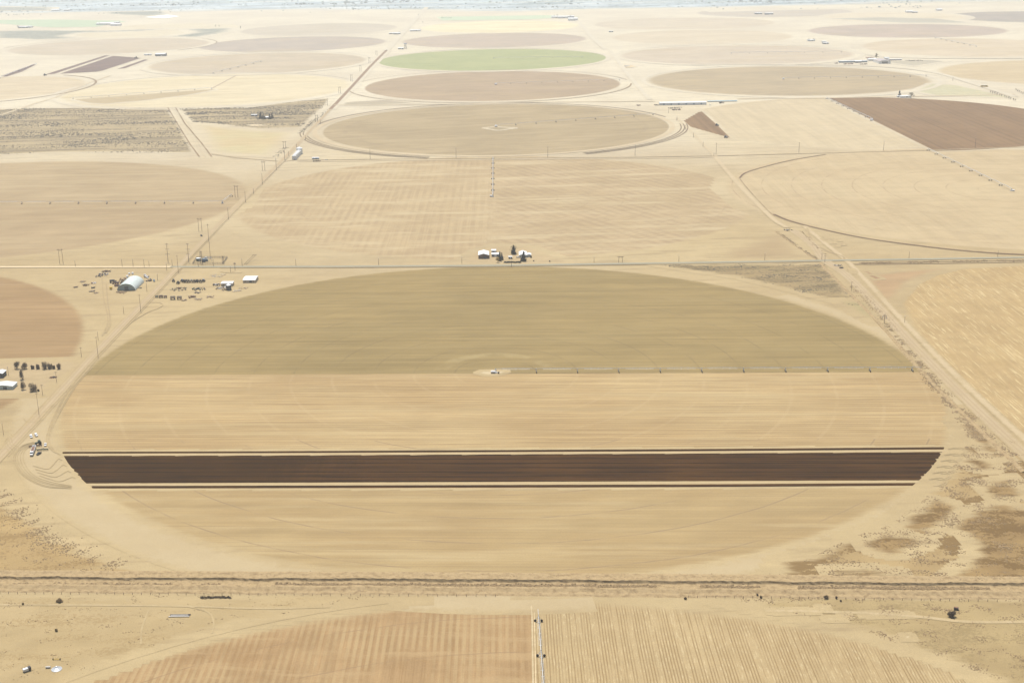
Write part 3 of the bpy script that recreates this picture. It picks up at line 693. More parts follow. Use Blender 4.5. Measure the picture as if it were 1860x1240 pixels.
# ================================================================== THINGS
def pmat(name, col, rough=.7, metal=0.0, var=.12, scale=.6, spec=.3):
    t = NT(name); t.bsdf.inputs['Roughness'].default_value = rough; t.bsdf.inputs['Metallic'].default_value = metal
    t.bsdf.inputs['Specular IOR Level'].default_value = spec
    n = t.noise(t.pos(), scale, 4, .7)
    return t.done(t.mul(t.mix(0.0, col, col), t.ss(n, .25, .75, 1-var, 1+var, 'LINEAR')))
M = dict(
    wood=pmat('weathered_pole_wood', (.085, .06, .042), .9), steelpole=pmat('rusted_pole_steel', (.10, .085, .075), .8),
    galv=pmat('galvanised_steel', (.55, .57, .58), .45, .3, .1), white=pmat('white_painted_metal', (.82, .82, .80), .5, 0, .06),
    roofw=pmat('white_roof_sheet', (.68, .69, .67), .6, 0, .10, .5, .1), wallg=pmat('pale_green_grey_wall', (.42, .47, .44), .7), wallb=pmat('brown_barn_wall', (.13, .09, .07), .8),
    walld=pmat('dark_wall', (.075, .085, .09), .8), wallw=pmat('white_wall', (.66, .66, .63), .7), wallt=pmat('tan_wall', (.45, .37, .26), .8),
    dark=pmat('black_rubber', (.02, .02, .022), .9), glass=pmat('dark_glass', (.03, .04, .05), .2, 0, .05, 1, .5),
    quon=pmat('pale_green_arched_sheet', (.62, .68, .64), .5, 0, .04, .3), quonw=pmat('grey_green_end_wall', (.26, .32, .30), .7),
    rust=pmat('rusty_iron', (.19, .10, .065), .9, 0, .35, 1.5), green=pmat('dark_green_paint', (.035, .08, .055), .5), red=pmat('red_paint', (.35, .05, .035), .5),
    yellow=pmat('yellow_paint', (.62, .42, .06), .5), blue=pmat('blue_grey_paint', (.17, .24, .30), .5), pool=pmat('pale_blue_cover', (.42, .62, .70), .4),
    charcoal=pmat('charcoal_paint', (.035, .035, .04), .6), concrete=pmat('pale_concrete', (.55, .52, .46), .9), tread=pmat('timber_scrap', (.42, .33, .22), .9, 0, .3, 1),
    bark=pmat('bark', (.11, .085, .06), .9), needle=pmat('dark_needles', (.018, .032, .022), .9, 0, .4, 1.2), hedge=pmat('dark_hedge_leaves', (.05, .052, .03), .9, 0, .4, 1.2),
    yleaf=pmat('yellow_spring_leaves', (.42, .30, .08), .9, 0, .3, 1.2), bleaf=pmat('bare_brown_twigs', (.125, .092, .06), .95, 0, .35, 1.2), oleaf=pmat('olive_bud_twigs', (.30, .255, .14), .95, 0, .3, 1.2),
    farleaf=pmat('grey_green_leaves', (.20, .235, .21), .95, 0, .3, .3), weed=pmat('dry_brown_weed', (.235, .165, .085), .95, 0, .45, .8), sage=pmat('grey_sage', (.13, .11, .075), .95, 0, .4, .5),
    weedl=pmat('pale_dry_weed', (.27, .19, .10), .95, 0, .4, .8), straw=pmat('straw_tumbleweed', (.46, .34, .17), .95, 0, .35, .8), soil=pmat('brown_heaped_soil', (.27, .18, .11), .95, 0, .3, .5), tarp=pmat('white_tarp', (.85, .85, .83), .6))

def mpp(x, y): return (at(x+1, y)-at(x, y)).length
def gz(Y): return 0.03*4*(1+max(Y, 0)/1000.0)
class MB:
    def __init__(s): s.v = []; s.f = []
    def add(s, V, F):
        b = len(s.v); s.v += [tuple(v) for v in V]; s.f += [tuple(i+b for i in f) for f in F]; return s
    def box(s, c, d, rz=0.0, taper=1.0):
        V = []
        for z in (-.5, .5):
            k = taper if z > 0 else 1
            for x, y in ((-.5, -.5), (.5, -.5), (.5, .5), (-.5, .5)):
                X, Y = x*d[0]*k, y*d[1]*k
                V.append((c[0]+X*math.cos(rz)-Y*math.sin(rz), c[1]+X*math.sin(rz)+Y*math.cos(rz), c[2]+z*d[2]))
        return s.add(V, [(3, 2, 1, 0), (4, 5, 6, 7), (0, 1, 5, 4), (1, 2, 6, 5), (2, 3, 7, 6), (3, 0, 4, 7)])
    def tube(s, a, b, r, r2=None, n=6):
        a, b = Vector(a), Vector(b); r2 = r if r2 is None else r2
        d = (b-a).normalized(); u = d.orthogonal().normalized(); w = d.cross(u)
        V = [a+(u*math.cos(2*math.pi*i/n)+w*math.sin(2*math.pi*i/n))*r for i in range(n)]+[b+(u*math.cos(2*math.pi*i/n)+w*math.sin(2*math.pi*i/n))*r2 for i in range(n)]
        F = [(i, (i+1) % n, n+(i+1) % n, n+i) for i in range(n)]+[tuple(range(n))[::-1], tuple(range(n, 2*n))]
        return s.add(V, F)
    def prism(s, prof, y0, y1, rz=0.0, off=(0, 0)):
        """closed outline of (x, z) pulled from y0 to y1"""
        n = len(prof)
        V = [(x, y, z) for y in (y0, y1) for x, z in prof]
        V = [(off[0]+x*math.cos(rz)-y*math.sin(rz), off[1]+x*math.sin(rz)+y*math.cos(rz), z) for x, y, z in V]
        return s.add(V, [(i, (i+1) % n, n+(i+1) % n, n+i) for i in range(n)]+[tuple(range(n))[::-1], tuple(range(n, 2*n))])
    def lump(s, c, r, seed=0, n=7, m=4):
        rnd = random.Random(seed); V = []
        for j in range(m):
            ph = math.pi/2*j/(m-1)
            for i in range(n):
                a = 2*math.pi*(i+.5*(j % 2))/n; k = rnd.uniform(.75, 1.15)
                V.append((c[0]+r[0]*math.cos(a)*math.cos(ph)*k, c[1]+r[1]*math.sin(a)*math.cos(ph)*k, c[2]+r[2]*math.sin(ph)*k))
        F = [(j*n+i, j*n+(i+1) % n, (j+1)*n+(i+1) % n, (j+1)*n+i) for j in range(m-1) for i in range(n)]
        return s.add(V, F+[tuple((m-1)*n+i for i in range(n))])
    def build(s, name, mat, parent=None):
        me = bpy.data.meshes.new(name); me.from_pydata(s.v, [], s.f); me.materials.append(M[mat] if isinstance(mat, str) else mat)
        bm = bmesh.new(); bm.from_mesh(me); bmesh.ops.recalc_face_normals(bm, faces=bm.faces); bm.to_mesh(me); bm.free(); me.update()
        o = bpy.data.objects.new(name, me); COL.objects.link(o); o.parent = parent
        return o
def thing(name, label, cat, p, rz=0.0, group=None, dz=0.0):
    o = bpy.data.objects.new(name, None); COL.objects.link(o); o.empty_display_size = .5
    o.location = (p[0], p[1], gz(p[1])+dz); o.rotation_euler = (0, 0, rz)
    o['label'] = label; o['category'] = cat
    if group: o['group'] = group
    return o
def tag(o, label, cat, group=None, kind=None):
    o['label'] = label; o['category'] = cat
    if group: o['group'] = group
    if kind: o['kind'] = kind
    return o
def kids(o): return [c for c in bpy.data.objects if c.parent == o]
def dup(o, loc, rz, label, group=None, kidmap=None):
    c = o.copy(); COL.objects.link(c); c.location = (loc[0], loc[1], gz(loc[1])); c.rotation_euler = (0, 0, rz); c['label'] = label
    if group: c['group'] = group
    for k in o['_k']:
        kk = bpy.data.objects[k]; d = kk.copy(); COL.objects.link(d); d.parent = c
        for g in kk.get('_k', []):
            gg = bpy.data.objects[g].copy(); COL.objects.link(gg); gg.parent = d
    return c
ORD = ['first', 'second', 'third', 'fourth', 'fifth', 'sixth', 'seventh', 'eighth', 'ninth', 'tenth', 'eleventh', 'twelfth', 'thirteenth', 'fourteenth', 'fifteenth']

# ---- buildings
def barn(name, label, px, L, D, h, rise, wall, roof, ridge='y', rz=ROW, door=True, wins=1, over=.4, group=None, cat='building'):
    """px is the middle of the near wall's foot; L across, D deep"""
    b = at(*px); c = Vector((b.x-math.sin(rz)*D/2, b.y+math.cos(rz)*D/2, 0))
    t = thing(name, label, cat, c, rz, group)
    w = MB()
    if ridge == 'y': w.prism([(-L/2, -.3), (L/2, -.3), (L/2, h), (0, h+rise), (-L/2, h)], -D/2, D/2)
    else:
        n = [(-D/2, -.3), (D/2, -.3), (D/2, h), (0, h+rise), (-D/2, h)]
        w.prism(n, -L/2, L/2, R(-90))
    w.build('wall', wall, t)
    r = MB(); th = .18; e = .03
    sp, ln = (L, D) if ridge == 'y' else (D, L)
    k = rise/(sp/2)
    pr = [(-sp/2-over, h-k*over+e), (0, h+rise+e), (sp/2+over, h-k*over+e), (sp/2+over, h-k*over+th+e), (0, h+rise+th+e), (-sp/2-over, h-k*over+th+e)]
    r.prism(pr, -ln/2-over, ln/2+over, 0 if ridge == 'y' else R(-90)); r.build('roof', roof, t)
    if door:
        dw = min(3.6, L*.3); dh = min(3.2, h*.8)
        MB().box((0 if L < 12 else L*.12, -D/2-.04, dh/2), (dw, .12, dh)).build('door', 'walld' if wall != 'walld' else 'wallw', t)
    for i in range(wins):
        x = (-.3 if i == 0 else .36)*L
        MB().box((x, -D/2-.03, h*.55), (1.2, .1, .9)).build('window', 'glass', t)
    return t

barn('brown_barn', 'brown barn with white gabled roof left of the farmhouse by the long road', (878.3, 470), 13.4, 21, 4.6, 1.9, 'wallb', 'roofw', 'y', wins=0)
barn('grey_shed', 'grey-walled shed with flat white roof between the brown barn and two dark conifers', (900, 466.5), 10, 9, 3, .6, 'walld', 'roofw', 'x', wins=1)
barn('white_cabin', 'small white cabin behind the grey-walled farm shed', (896.7, 458.6), 6, 7, 2.2, 1.2, 'wallw', 'roofw', 'x', wins=1)
barn('well_house', 'small white-roofed dark hut standing alone in the middle of the farmstead', (927, 470.5), 4.6, 4.5, 2.6, .5, 'walld', 'roofw', 'x', wins=0)
hs_ = barn('farmhouse', 'white farmhouse with pale green walls behind the dark spruce', (950, 468), 10, 20, 3, 1.6, 'wallg', 'roofw', 'y')
MB().prism([(-2.7, -.2), (2.7, -.2), (2.7, 2.6), (0, 3.4), (-2.7, 2.6)], -4.5, 4.5, 0, (7.9, -3)).build('side_wing', 'wallg', hs_)
MB().prism([(-3, 2.62), (0, 3.45), (3, 2.62), (3, 2.85), (0, 3.7), (-3, 2.85)], -4.8, 4.8, 0, (7.9, -3)).build('wing_roof', 'roofw', hs_)
barn('machine_shed', 'low white-roofed shed with open front right of the scrapyard', (452.5, 513.6), 15.5, 20, 3, 1.0, 'wallt', 'roofw', 'x', wins=2)
barn('yard_house', 'beige flat-roofed house behind the dark grain bin in the scrapyard', (412, 519.5), 14, 10, 3, .5, 'wallt', 'tread' if 0 else 'roofw', 'x', wins=2)
barn('green_walled_shed', 'white-roofed shed with green-grey walls at the left edge of the photo', (5, 707.3), 20, 11.5, 3.1, 1.1, 'wallg', 'roofw', 'y', wins=1)
barn('dark_walled_shed', 'small white shed with dark side wall cut by the left edge of the photo', (-2, 686.5), 8, 10, 4.4, .9, 'walld', 'roofw', 'y', wins=2)
lb = barn('long_barn', 'very long white-roofed barn with grey walls beyond the ringed field', (1240.5, 191), 112, 17, 5, 2, 'galv', 'roofw', 'x', wins=0, door=False, over=.5)
for i in range(6): MB().box((-46+i*18, -8.55, 1.9), (4, .14, 3.8)).build('door', 'blue', lb)
barn('covered_strip', 'thin pale blue roofed shelter right of the very long barn', (1312, 185), 72, 5, 1.6, .5, 'blue', 'pool', 'x', door=False, wins=0)
barn('blue_low_shed', 'pale blue-grey long shed beside the row of grain bins', (573, 289.5), 13, 5, 2.6, .6, 'blue', 'galv', 'x', wins=2)
barn('farm_trailer_shed', 'small white-roofed shed left of the tall conifers in the sage scrub', (461.5, 211.7), 14, 9, 3.2, 1, 'walld', 'roofw', 'x', wins=0)
barn('white_house', 'pale house half hidden between two pairs of conifers in the sage scrub', (485, 216), 13, 12, 3, 1.5, 'wallg', 'roofw', 'x')
bb = barn('big_barn', 'big barn with mauve roof and dark doorway in the upper right farmyard', (1607, 116), 36, 60, 7, 4, 'wallw', pmat('mauve_roof_sheet', (.40, .35, .33), .6, 0, .06), 'y', wins=0, door=False)
MB().box((0, -30.1, 3), (18, .3, 6)).build('door', 'glass', bb)
barn('open_sheds', 'long row of dark open-fronted stalls with white roof left of the big mauve-roofed barn', (1550, 114), 85, 14, 4.5, 1.2, 'blue', 'roofw', 'x', wins=0, door=False)
barn('open_sheds', 'low dark stall shed between the long stall row and the big barn', (1559, 114.4), 20, 9, 4, .8, 'walld', 'roofw', 'x', wins=0, door=False)
barn('white_shed', 'white shed just behind the big mauve-roofed barn', (1585, 111), 26, 18, 5, 2, 'wallw', 'roofw', 'x', wins=1)
barn('white_shed', 'small bright white shed right of the big mauve-roofed barn', (1611, 108.8), 14, 12, 5, 2, 'wallw', 'roofw', 'x', wins=1)
barn('long_low_shed', 'long low white shed at the right end of the upper right farmyard', (1625, 110.2), 44, 10, 3, 1, 'wallb', 'roofw', 'x', wins=1)
barn('white_house', 'white house half hidden by a round olive tree above the brown ploughed half-circle', (1645, 178), 26, 14, 3.5, 1.5, 'wallw', 'roofw', 'x', wins=1)
barn('white_shed', 'two-tone shed beside the dark conifer above the brown ploughed half-circle', (1632.5, 177.3), 8, 6, 3, 1, 'wallw', 'roofw', 'x', wins=1)
far = [('white_barn', 'white-roofed barn with dark open front beside the mauve tilled field', (291, 102.5), 38, 28, 7, 3, 'walld'), ('low_shed', 'low shed just left of the barn by the mauve tilled field', (268, 101), 28, 10, 4, 1, 'wallw'),
    ('white_barn', 'wide white barn beside the pale green strip at far left', (190, 46), 90, 50, 8, 4, 'wallw'), ('white_barn', 'smaller white barn at right end of the far left green strip', (209, 47.5), 50, 40, 8, 4, 'wallw'), ('low_shed', 'grey shed behind the two barns by the far left green strip', (211, 43.5), 30, 20, 7, 2, 'walld'),
    ('white_house', 'first of three white farm roofs below the far left green strip', (38, 51.5), 30, 25, 6, 3, 'walld'), ('white_house', 'middle of three white farm roofs below the far left green strip', (46, 51.5), 24, 25, 6, 3, 'walld'), ('white_house', 'last of three white farm roofs below the far left green strip', (53, 51), 24, 25, 6, 3, 'wallw'),
    ('grey_house', 'grey-roofed farmhouse left of the far diagonal road above the green circle', (721, 63), 28, 22, 5, 2.5, 'walld'), ('low_shed', 'grey shed beside the far farmhouse left of the diagonal road', (712, 62.5), 26, 14, 4, 2, 'walld'), ('white_barn', 'white low barn right of the far diagonal road', (754, 57.3), 48, 18, 5, 2, 'wallw'),
    ('grey_house', 'grey house at the foot of the lattice tower above the green circle', (728, 90), 20, 14, 4, 2.5, 'walld'),
    ('low_shed', 'far white shed left end of the farm group at top centre', (1009, 33.5), 40, 30, 7, 3, 'wallw'), ('white_barn', 'far white barn in the middle of the farm group at top centre', (1022, 33.8), 50, 34, 8, 3, 'wallw'), ('white_barn', 'brightest far barn at the right end of the farm group at top centre', (1041, 38), 46, 46, 9, 4, 'wallw'), ('grey_house', 'far grey shed behind the brightest barn at top centre', (1037, 33), 34, 24, 7, 3, 'walld'),
    ('grey_hut', 'small dark hut alone in the pale fields right of top centre', (1110, 59), 18, 10, 4, 1, 'walld'),
    ('white_house', 'white farmhouse under pale trees above the dun circles at upper right', (1474, 75.2), 26, 16, 4, 2, 'wallw'), ('low_shed', 'small shed with white roof right of the pale-treed farmhouse at upper right', (1500, 80.3), 20, 12, 4, 1.5, 'walld'), ('low_shed', 'smallest shed behind the pale-treed farmhouse group at upper right', (1497, 77.8), 16, 10, 4, 1.5, 'wallw'),
    ('white_house', 'far white farmhouse next to dark trees near the top right corner', (1652, 23.5), 30, 24, 6, 3, 'wallw'), ('low_shed', 'far low shed right of the farmhouse near the top right corner', (1662, 24), 24, 16, 5, 2, 'walld'), ('white_house', 'tiny white farmhouse at the tip of the dark field near top right', (1707, 20), 26, 24, 6, 3, 'wallw'),
    ('low_shed', 'far dark-fronted shed left of the pair at the top right of centre', (1378, 26.5), 34, 20, 6, 2, 'walld'), ('low_shed', 'far dark-fronted shed, right one of the pair at the top right of centre', (1397, 27), 40, 20, 6, 2, 'walld'),
    ('white_house', 'pale farm roof low in the hazy valley left of centre', (100, 21), 50, 40, 8, 4, 'wallw'), ('white_house', 'pale roof right of the low farm roof in the hazy valley left of centre', (121, 20.6), 40, 40, 8, 4, 'wallw')]
for nm, lab, px, L, D, h, r_, wl in far: barn(nm, lab, px, L, D, h, r_, wl, 'roofw', 'x', wins=1, over=.6)

# arched steel barn
qa, qb = at(229.5, 527.8), at(258.5, 507.5)
qd = (qb-qa); qL = 38; qr = ROW
q = thing('arched_barn', 'large pale green arched steel barn beside the diagonal dirt road', 'barn', qa+Vector((-math.sin(qr), math.cos(qr), 0))*qL/2, qr)
W2, HH = 11.4, 8.4
arc = [(-W2*math.cos(R(a)), HH*math.sin(R(a))) for a in np.linspace(0, 180, 19)]
n = len(arc); V = []
for y in (-qL/2, qL/2):
    for k_ in (1.0, .985):
        for x, z in arc: V.append((x*k_, y, z*k_))
F_ = []
for i in range(n-1):
    F_ += [(i, i+1, 2*n+i+1, 2*n+i), (n+i, 3*n+i, 3*n+i+1, n+i+1), (i, n+i, n+i+1, i+1), (2*n+i, 2*n+i+1, 3*n+i+1, 3*n+i)]
MB().add(V, F_).build('arched_roof', 'quon', q)
for y0, y1 in ((-qL/2+1.2, -qL/2+1.5), (qL/2-1.5, qL/2-1.2)):
    MB().prism([(x*.982, z*.982) for x, z in arc], y0, y1).build('end_wall', 'quonw', q)
MB().box((0, -qL/2+1.1, 2.3), (5, .16, 4.6)).build('door', 'walld', q)
r_ = MB()
for k in range(1, 19):
    y = -qL/2+k*2
    for (x, z), (x2, z2) in zip(arc, arc[1:]): r_.add([(x*1.004, y-.06, z*1.004), (x2*1.004, y-.06, z2*1.004), (x2*1.004, y+.06, z2*1.004), (x*1.004, y+.06, z*1.004), (x*1.012, y, z*1.012), (x2*1.012, y, z2*1.012)], [(0, 1, 5, 4), (4, 5, 2, 3)])
r_.build('ribs', 'quon', q)

# grain bins
def bin_(label, px, r, h, group=None, mat='galv', roofm='roofw'):
    p = at(*px); p.y += r
    t = thing('grain_bin', label, 'grain bin', p, 0, group)
    w = MB(); w.tube((0, 0, -.3), (0, 0, h), r, r, 20)
    for k in range(1, 6): w.tube((0, 0, h*k/6-.05), (0, 0, h*k/6+.05), r+.05, r+.05, 20)
    w.build('wall', mat, t)
    MB().tube((0, 0, h+.01), (0, 0, h+r*.48), r+.15, .3, 20).build('roof', roofm, t)
    MB().tube((0, 0, h+r*.47), (0, 0, h+r*.47+.5), .45, .45, 10).build('cap', 'white', t)
    MB().box((0, -r-.05, 1.1), (.9, .2, 2)).build('door', 'walld', t)
    return t
bx = [(534.5, 290.8), (536.6, 288.4), (538.6, 286.2), (540.6, 284), (542.6, 281.9)]
for i, p_ in enumerate(bx): bin_(f'{ORD[i]} steel bin from the near end of the row beside the dirt road', p_, 4.6, 7.5, 'grain bins in the row by the road')
bin_('tallest steel bin at the far end of the row beside the dirt road', (543.6, 280.2), 6.2, 10.5)
bin_('dark steel bin in front of the beige house in the scrapyard', (415, 527.6), 3.2, 6, mat='walld', roofm='galv')
# loose bin roof, boxes and beams on the near pasture
t = thing('bin_roof', 'pale grey cone-shaped bin roof lying on the dry pasture at lower left', 'bin roof', at(103, 1215))
MB().tube((0, 0, .1), (0, 0, 1.5), 3.1, .35, 20).build('cone', 'galv', t); MB().tube((0, 0, 1.5), (0, 0, 1.9), .45, .45, 10).build('cap', 'white', t)
b_ = MB()
for k in range(12):
    a = k*math.pi/6; b_.tube((3.05*math.cos(a), 3.05*math.sin(a), .16), (.4*math.cos(a), .4*math.sin(a), 1.53), .06, .04, 4)
b_.build('ribs', 'galv', t)

# ---- vehicles
def wheelset(t, xs, ys, r, w=.3):
    ids = []
    for x in xs:
        for y in ys: ids.append(MB().tube((x, y-w/2, r), (x, y+w/2, r), r, r, 12).build('wheel', 'dark', t))
    return ids
def register(t):
    t['_k'] = [c.name for c in kids(t)]
    for c in kids(t):
        g = [x.name for x in kids(c)]
        if g: c['_k'] = g
    return t
def pickup(label, p, rz, paint='white', suv=False, group=None):
    t = thing('parked_suv' if suv else 'parked_pickup', label, 'car' if suv else 'pickup', p, rz, group)
    MB().prism([(-2.6, .55), (2.6, .55), (2.65, 1.05), (1.3, 1.15), (-2.65, 1.15)], -.95, .95).build('body', paint, t)
    x0 = -2.5 if suv else -.9
    MB().prism([(x0, 1.15), (1.25, 1.15), (.55, 1.85), (x0+.25, 1.85)], -.85, .85).build('cab', paint, t)
    MB().prism([(.62, 1.78), (1.22, 1.2), (1.3, 1.2), (.7, 1.8)], -.78, .78).build('windscreen', 'glass', t)
    for s_ in (-1, 1): MB().prism([(x0+.3, 1.25), (.95, 1.25), (.5, 1.72), (x0+.4, 1.72)], s_*.86-.02, s_*.86+.02).build('side_window', 'glass', t)
    if not suv: MB().box((-1.75, 0, 1.17), (1.5, 1.6, .06)).build('truck_bed', 'charcoal', t)
    wheelset(t, (-1.65, 1.65), (-.85, .85), .4)
    return t
pickup('white car parked left of its twin above the loading spot', at(56.8, 794), R(-65), 'white', True)
pickup('white car parked right of its twin above the loading spot', at(65.9, 791.6), R(-60), 'white', True)
pickup('white pickup parked to the right of the seed truck', at(82.6, 809), R(-75))
pickup('dark pickup parked right beside the trailer of the seed truck', at(70.8, 825), R(-110), 'charcoal')
pickup('white pickup in front of the white farmhouse porch', at(941, 468.3), R(5))
pickup('dark car driving on the far diagonal road above the green circle', at(702.5, 92), R(45), 'charcoal', True)
pickup('white pickup left of the dark machines by the very long barn', at(1290, 191.5), R(5))
pickup('dark pickup at the crossing of the H-frame line and dirt road', at(365.8, 429), R(-60), 'charcoal')

t = thing('seed_truck', 'white semi truck with long open brown-loaded trailer at the left loading spot', 'truck', at(60.5, 821), math.atan2((at(55.2, 833)-at(64.6, 809)).y, (at(55.2, 833)-at(64.6, 809)).x))
cb_ = MB().prism([(6.2, .8), (9.6, .8), (9.7, 1.9), (8.4, 2.1), (8.0, 3.3), (6.2, 3.4)], -1.2, 1.2).build('cab', 'white', t)
MB().prism([(8.05, 3.15), (8.42, 2.2), (8.52, 2.2), (8.15, 3.2)], -1.05, 1.05).build('windscreen', 'glass', t)
MB().box((-1.2, 0, 1.15), (14.2, .9, .3)).build('chassis', 'charcoal', t)
tr = MB(); tr.box((-1.5, -1.25, 2.1), (13.6, .12, 1.7)); tr.box((-1.5, 1.25, 2.1), (13.6, .12, 1.7)); tr.box((-8.3, 0, 2.1), (.12, 2.4, 1.7)); tr.box((5.3, 0, 2.1), (.12, 2.4, 1.7)); tr.box((-1.5, 0, 1.4), (13.5, 2.4, .12)); tr.build('trailer', 'white', t)
MB().box((-.3, 0, 2.2), (9, 2.2, 1.2)).build('load', 'rust', t)
wheelset(t, (-7.2, -5.9, 5.0, 6.1, 8.6), (-1.1, 1.1), .5)

def tractor(label, p, rz, paint='green', k=1.0, group=None, name='tractor'):
    t = thing(name, label, 'tractor', p, rz, group)
    MB().prism([(-.6*k, .9*k), (2.2*k, .9*k), (2.3*k, 1.7*k), (.4*k, 1.9*k), (-.6*k, 1.9*k)], -.5*k, .5*k).build('hood', paint, t)
    MB().prism([(-1.5*k, 1.2*k), (.3*k, 1.2*k), (.2*k, 2.9*k), (-1.3*k, 2.9*k)], -.8*k, .8*k).build('cab', 'glass', t)
    MB().box((-.6*k, 0, 2.98*k), (1.8*k, 1.8*k, .12*k)).build('cab_roof', paint, t)
    for y in (-1.05, 1.05):
        MB().tube((-1.1*k, (y-.3)*k, 1*k), (-1.1*k, (y+.3)*k, 1*k), 1*k, 1*k, 14).build('wheel', 'dark', t)
        MB().tube((1.6*k, (y*.85-.2)*k, .62*k), (1.6*k, (y*.85+.2)*k, .62*k), .62*k, .62*k, 12).build('wheel', 'dark', t)
    return t
tractor('dark green tractor behind the seed truck at the loading spot', at(70, 807.5), R(200), 'green', 1.25)
tractor('tractor at the bottom tip of the small brown tilled wedge', at(1318.5, 251), R(-35), 'blue', 1.6)
tractor('tractor at the right edge halfway down the small brown tilled wedge', at(1302.5, 229), R(-35), 'blue', 1.6)
tractor('dark tractor on the lower left corner of the far mauve tilled field', at(82, 138), R(40), 'charcoal', 2.2)
tractor('dark tractor at the upper right corner of the far mauve tilled field', at(247, 107), R(200), 'charcoal', 2.6)
def implement(label, p, rz, L=9, mat='rust', group=None, n=8, name='planter', cat='farm machine', h=1.6):
    t = thing(name, label, cat, p, rz, group)
    f = MB(); f.box((0, 0, .8), (.25, L, .25)); f.box((1.2, 0, .8), (.2, L*.8, .2)); f.tube((1.2, 0, .8), (4, 0, .6), .12); f.tube((0, -L*.3, .8), (3.2, 0, .7), .1); f.tube((0, L*.3, .8), (3.2, 0, .7), .1); f.build('frame', 'charcoal', t)
    for i in range(n):
        y = -L/2+L*(i+.5)/n
        MB().box((-.5, y, h*.5+.3), (.8, L/n*.6, h*.6), 0, .8).build('seed_box', mat, t)
    wheelset(t, (.6,), (-L*.42, L*.42), .45)
    return t
implement('wide planter with rust brown boxes right behind the seed truck', at(64.5, 811.5), R(100), 11, 'rust')
implement('dark folded implement right of the seed truck near the white pickup', at(77.5, 818), R(95), 10, 'green')

t = thing('school_bus', 'yellow school bus parked beyond the right-hand tree rows', 'bus', at(1788, 158.5), R(-12))
MB().prism([(-9, .9), (9, .9), (9.2, 2.4), (6.8, 2.7), (6.6, 4.6), (-9, 4.6)], -2, 2).build('body', 'yellow', t)
MB().box((-1.4, 0, 4.66), (14.8, 3.6, .14)).build('roof', 'white', t)
for s_ in (-1, 1): MB().box((-1, s_*2.02, 3.5), (14, .06, .9)).build('window_band', 'glass', t)
wheelset(t, (-6, 6.5), (-1.7, 1.7), .9, .6)

# ---- poles
def pole(px, ytop, label, kind='plain', group=None, lean=None):
    b = at(*px); h = height_for(b, ytop); d = min(max(.34, mpp(*px)*.72), .7+h*.014)
    nm = 'power_pole'
    t = thing(nm, label, 'power pole', b, ROW, group)
    if kind == 'H' or kind == 'leanH':
        sp = 4.6
        lx, ly = (0, 0)
        if kind == 'leanH': lx, ly = 8.5, 30; sp = 3; h = 6
        for s_ in (-1, 1): MB().tube((s_*sp/2, 0, -.3), (s_*sp/2+lx, ly, h), d*.5, d*.35).build('pole', 'wood', t)
        MB().box((lx*.93, ly*.93, h*.93), (sp*1.9, .3, .35)).build('crossarm', 'wood', t)
        br = MB(); br.tube((-sp/2, 0, h*.80), (sp/2, 0, h*.9), .1); br.tube((sp/2, 0, h*.80), (-sp/2, 0, h*.9), .1)
        if kind == 'H': br.build('brace', 'wood', t)
        return t
    m = 'steelpole' if kind in ('tri', 'dark') else 'wood'
    if kind in ('tri', 'dark'): d *= 1.3
    MB().tube((0, 0, -.3), (0, 0, h), d*.5, d*.28, 8).build('pole', m, t)
    if kind in ('arm', 'trafo', 'dark'):
        MB().box((0, .15, h*.94), (3.0, .2, .22)).build('crossarm', m, t)
        i_ = MB()
        for x in (-1.35, 0, 1.35): i_.tube((x, .15, h*.94+.1), (x, .15, h*.94+.5), .08)
        i_.build('insulators', 'galv', t)
    if kind == 'trafo':
        for x in (-1, 1): MB().tube((x*.9, 0, h*.74), (x*.9, 0, h*.84), .5, .5, 10).build('transformer', 'charcoal', t)
    if kind in ('tri', 'dark'):
        for z, w_ in ((.95, 2.6), (.68, 3.4), (.42, 3.4)) if kind == 'tri' else ((.78, 3.0), (.62, 3.0)):
            MB().box((0, .2, h*z), (w_*1.5, .3, .3)).build('crossarm', m, t)
            g_ = MB()
            for x in (-w_*.7, w_*.7): g_.tube((x, .2, h*z-.15), (x, .2, h*z-1.6), .22)
            g_.build('insulators', 'galv', t)
    if kind == 'plain': MB().tube((0, 0, h*.96), (0, 0, h*.96+.3), d*.8, d*.5, 6).build('pole_cap', 'galv', t)
    return t
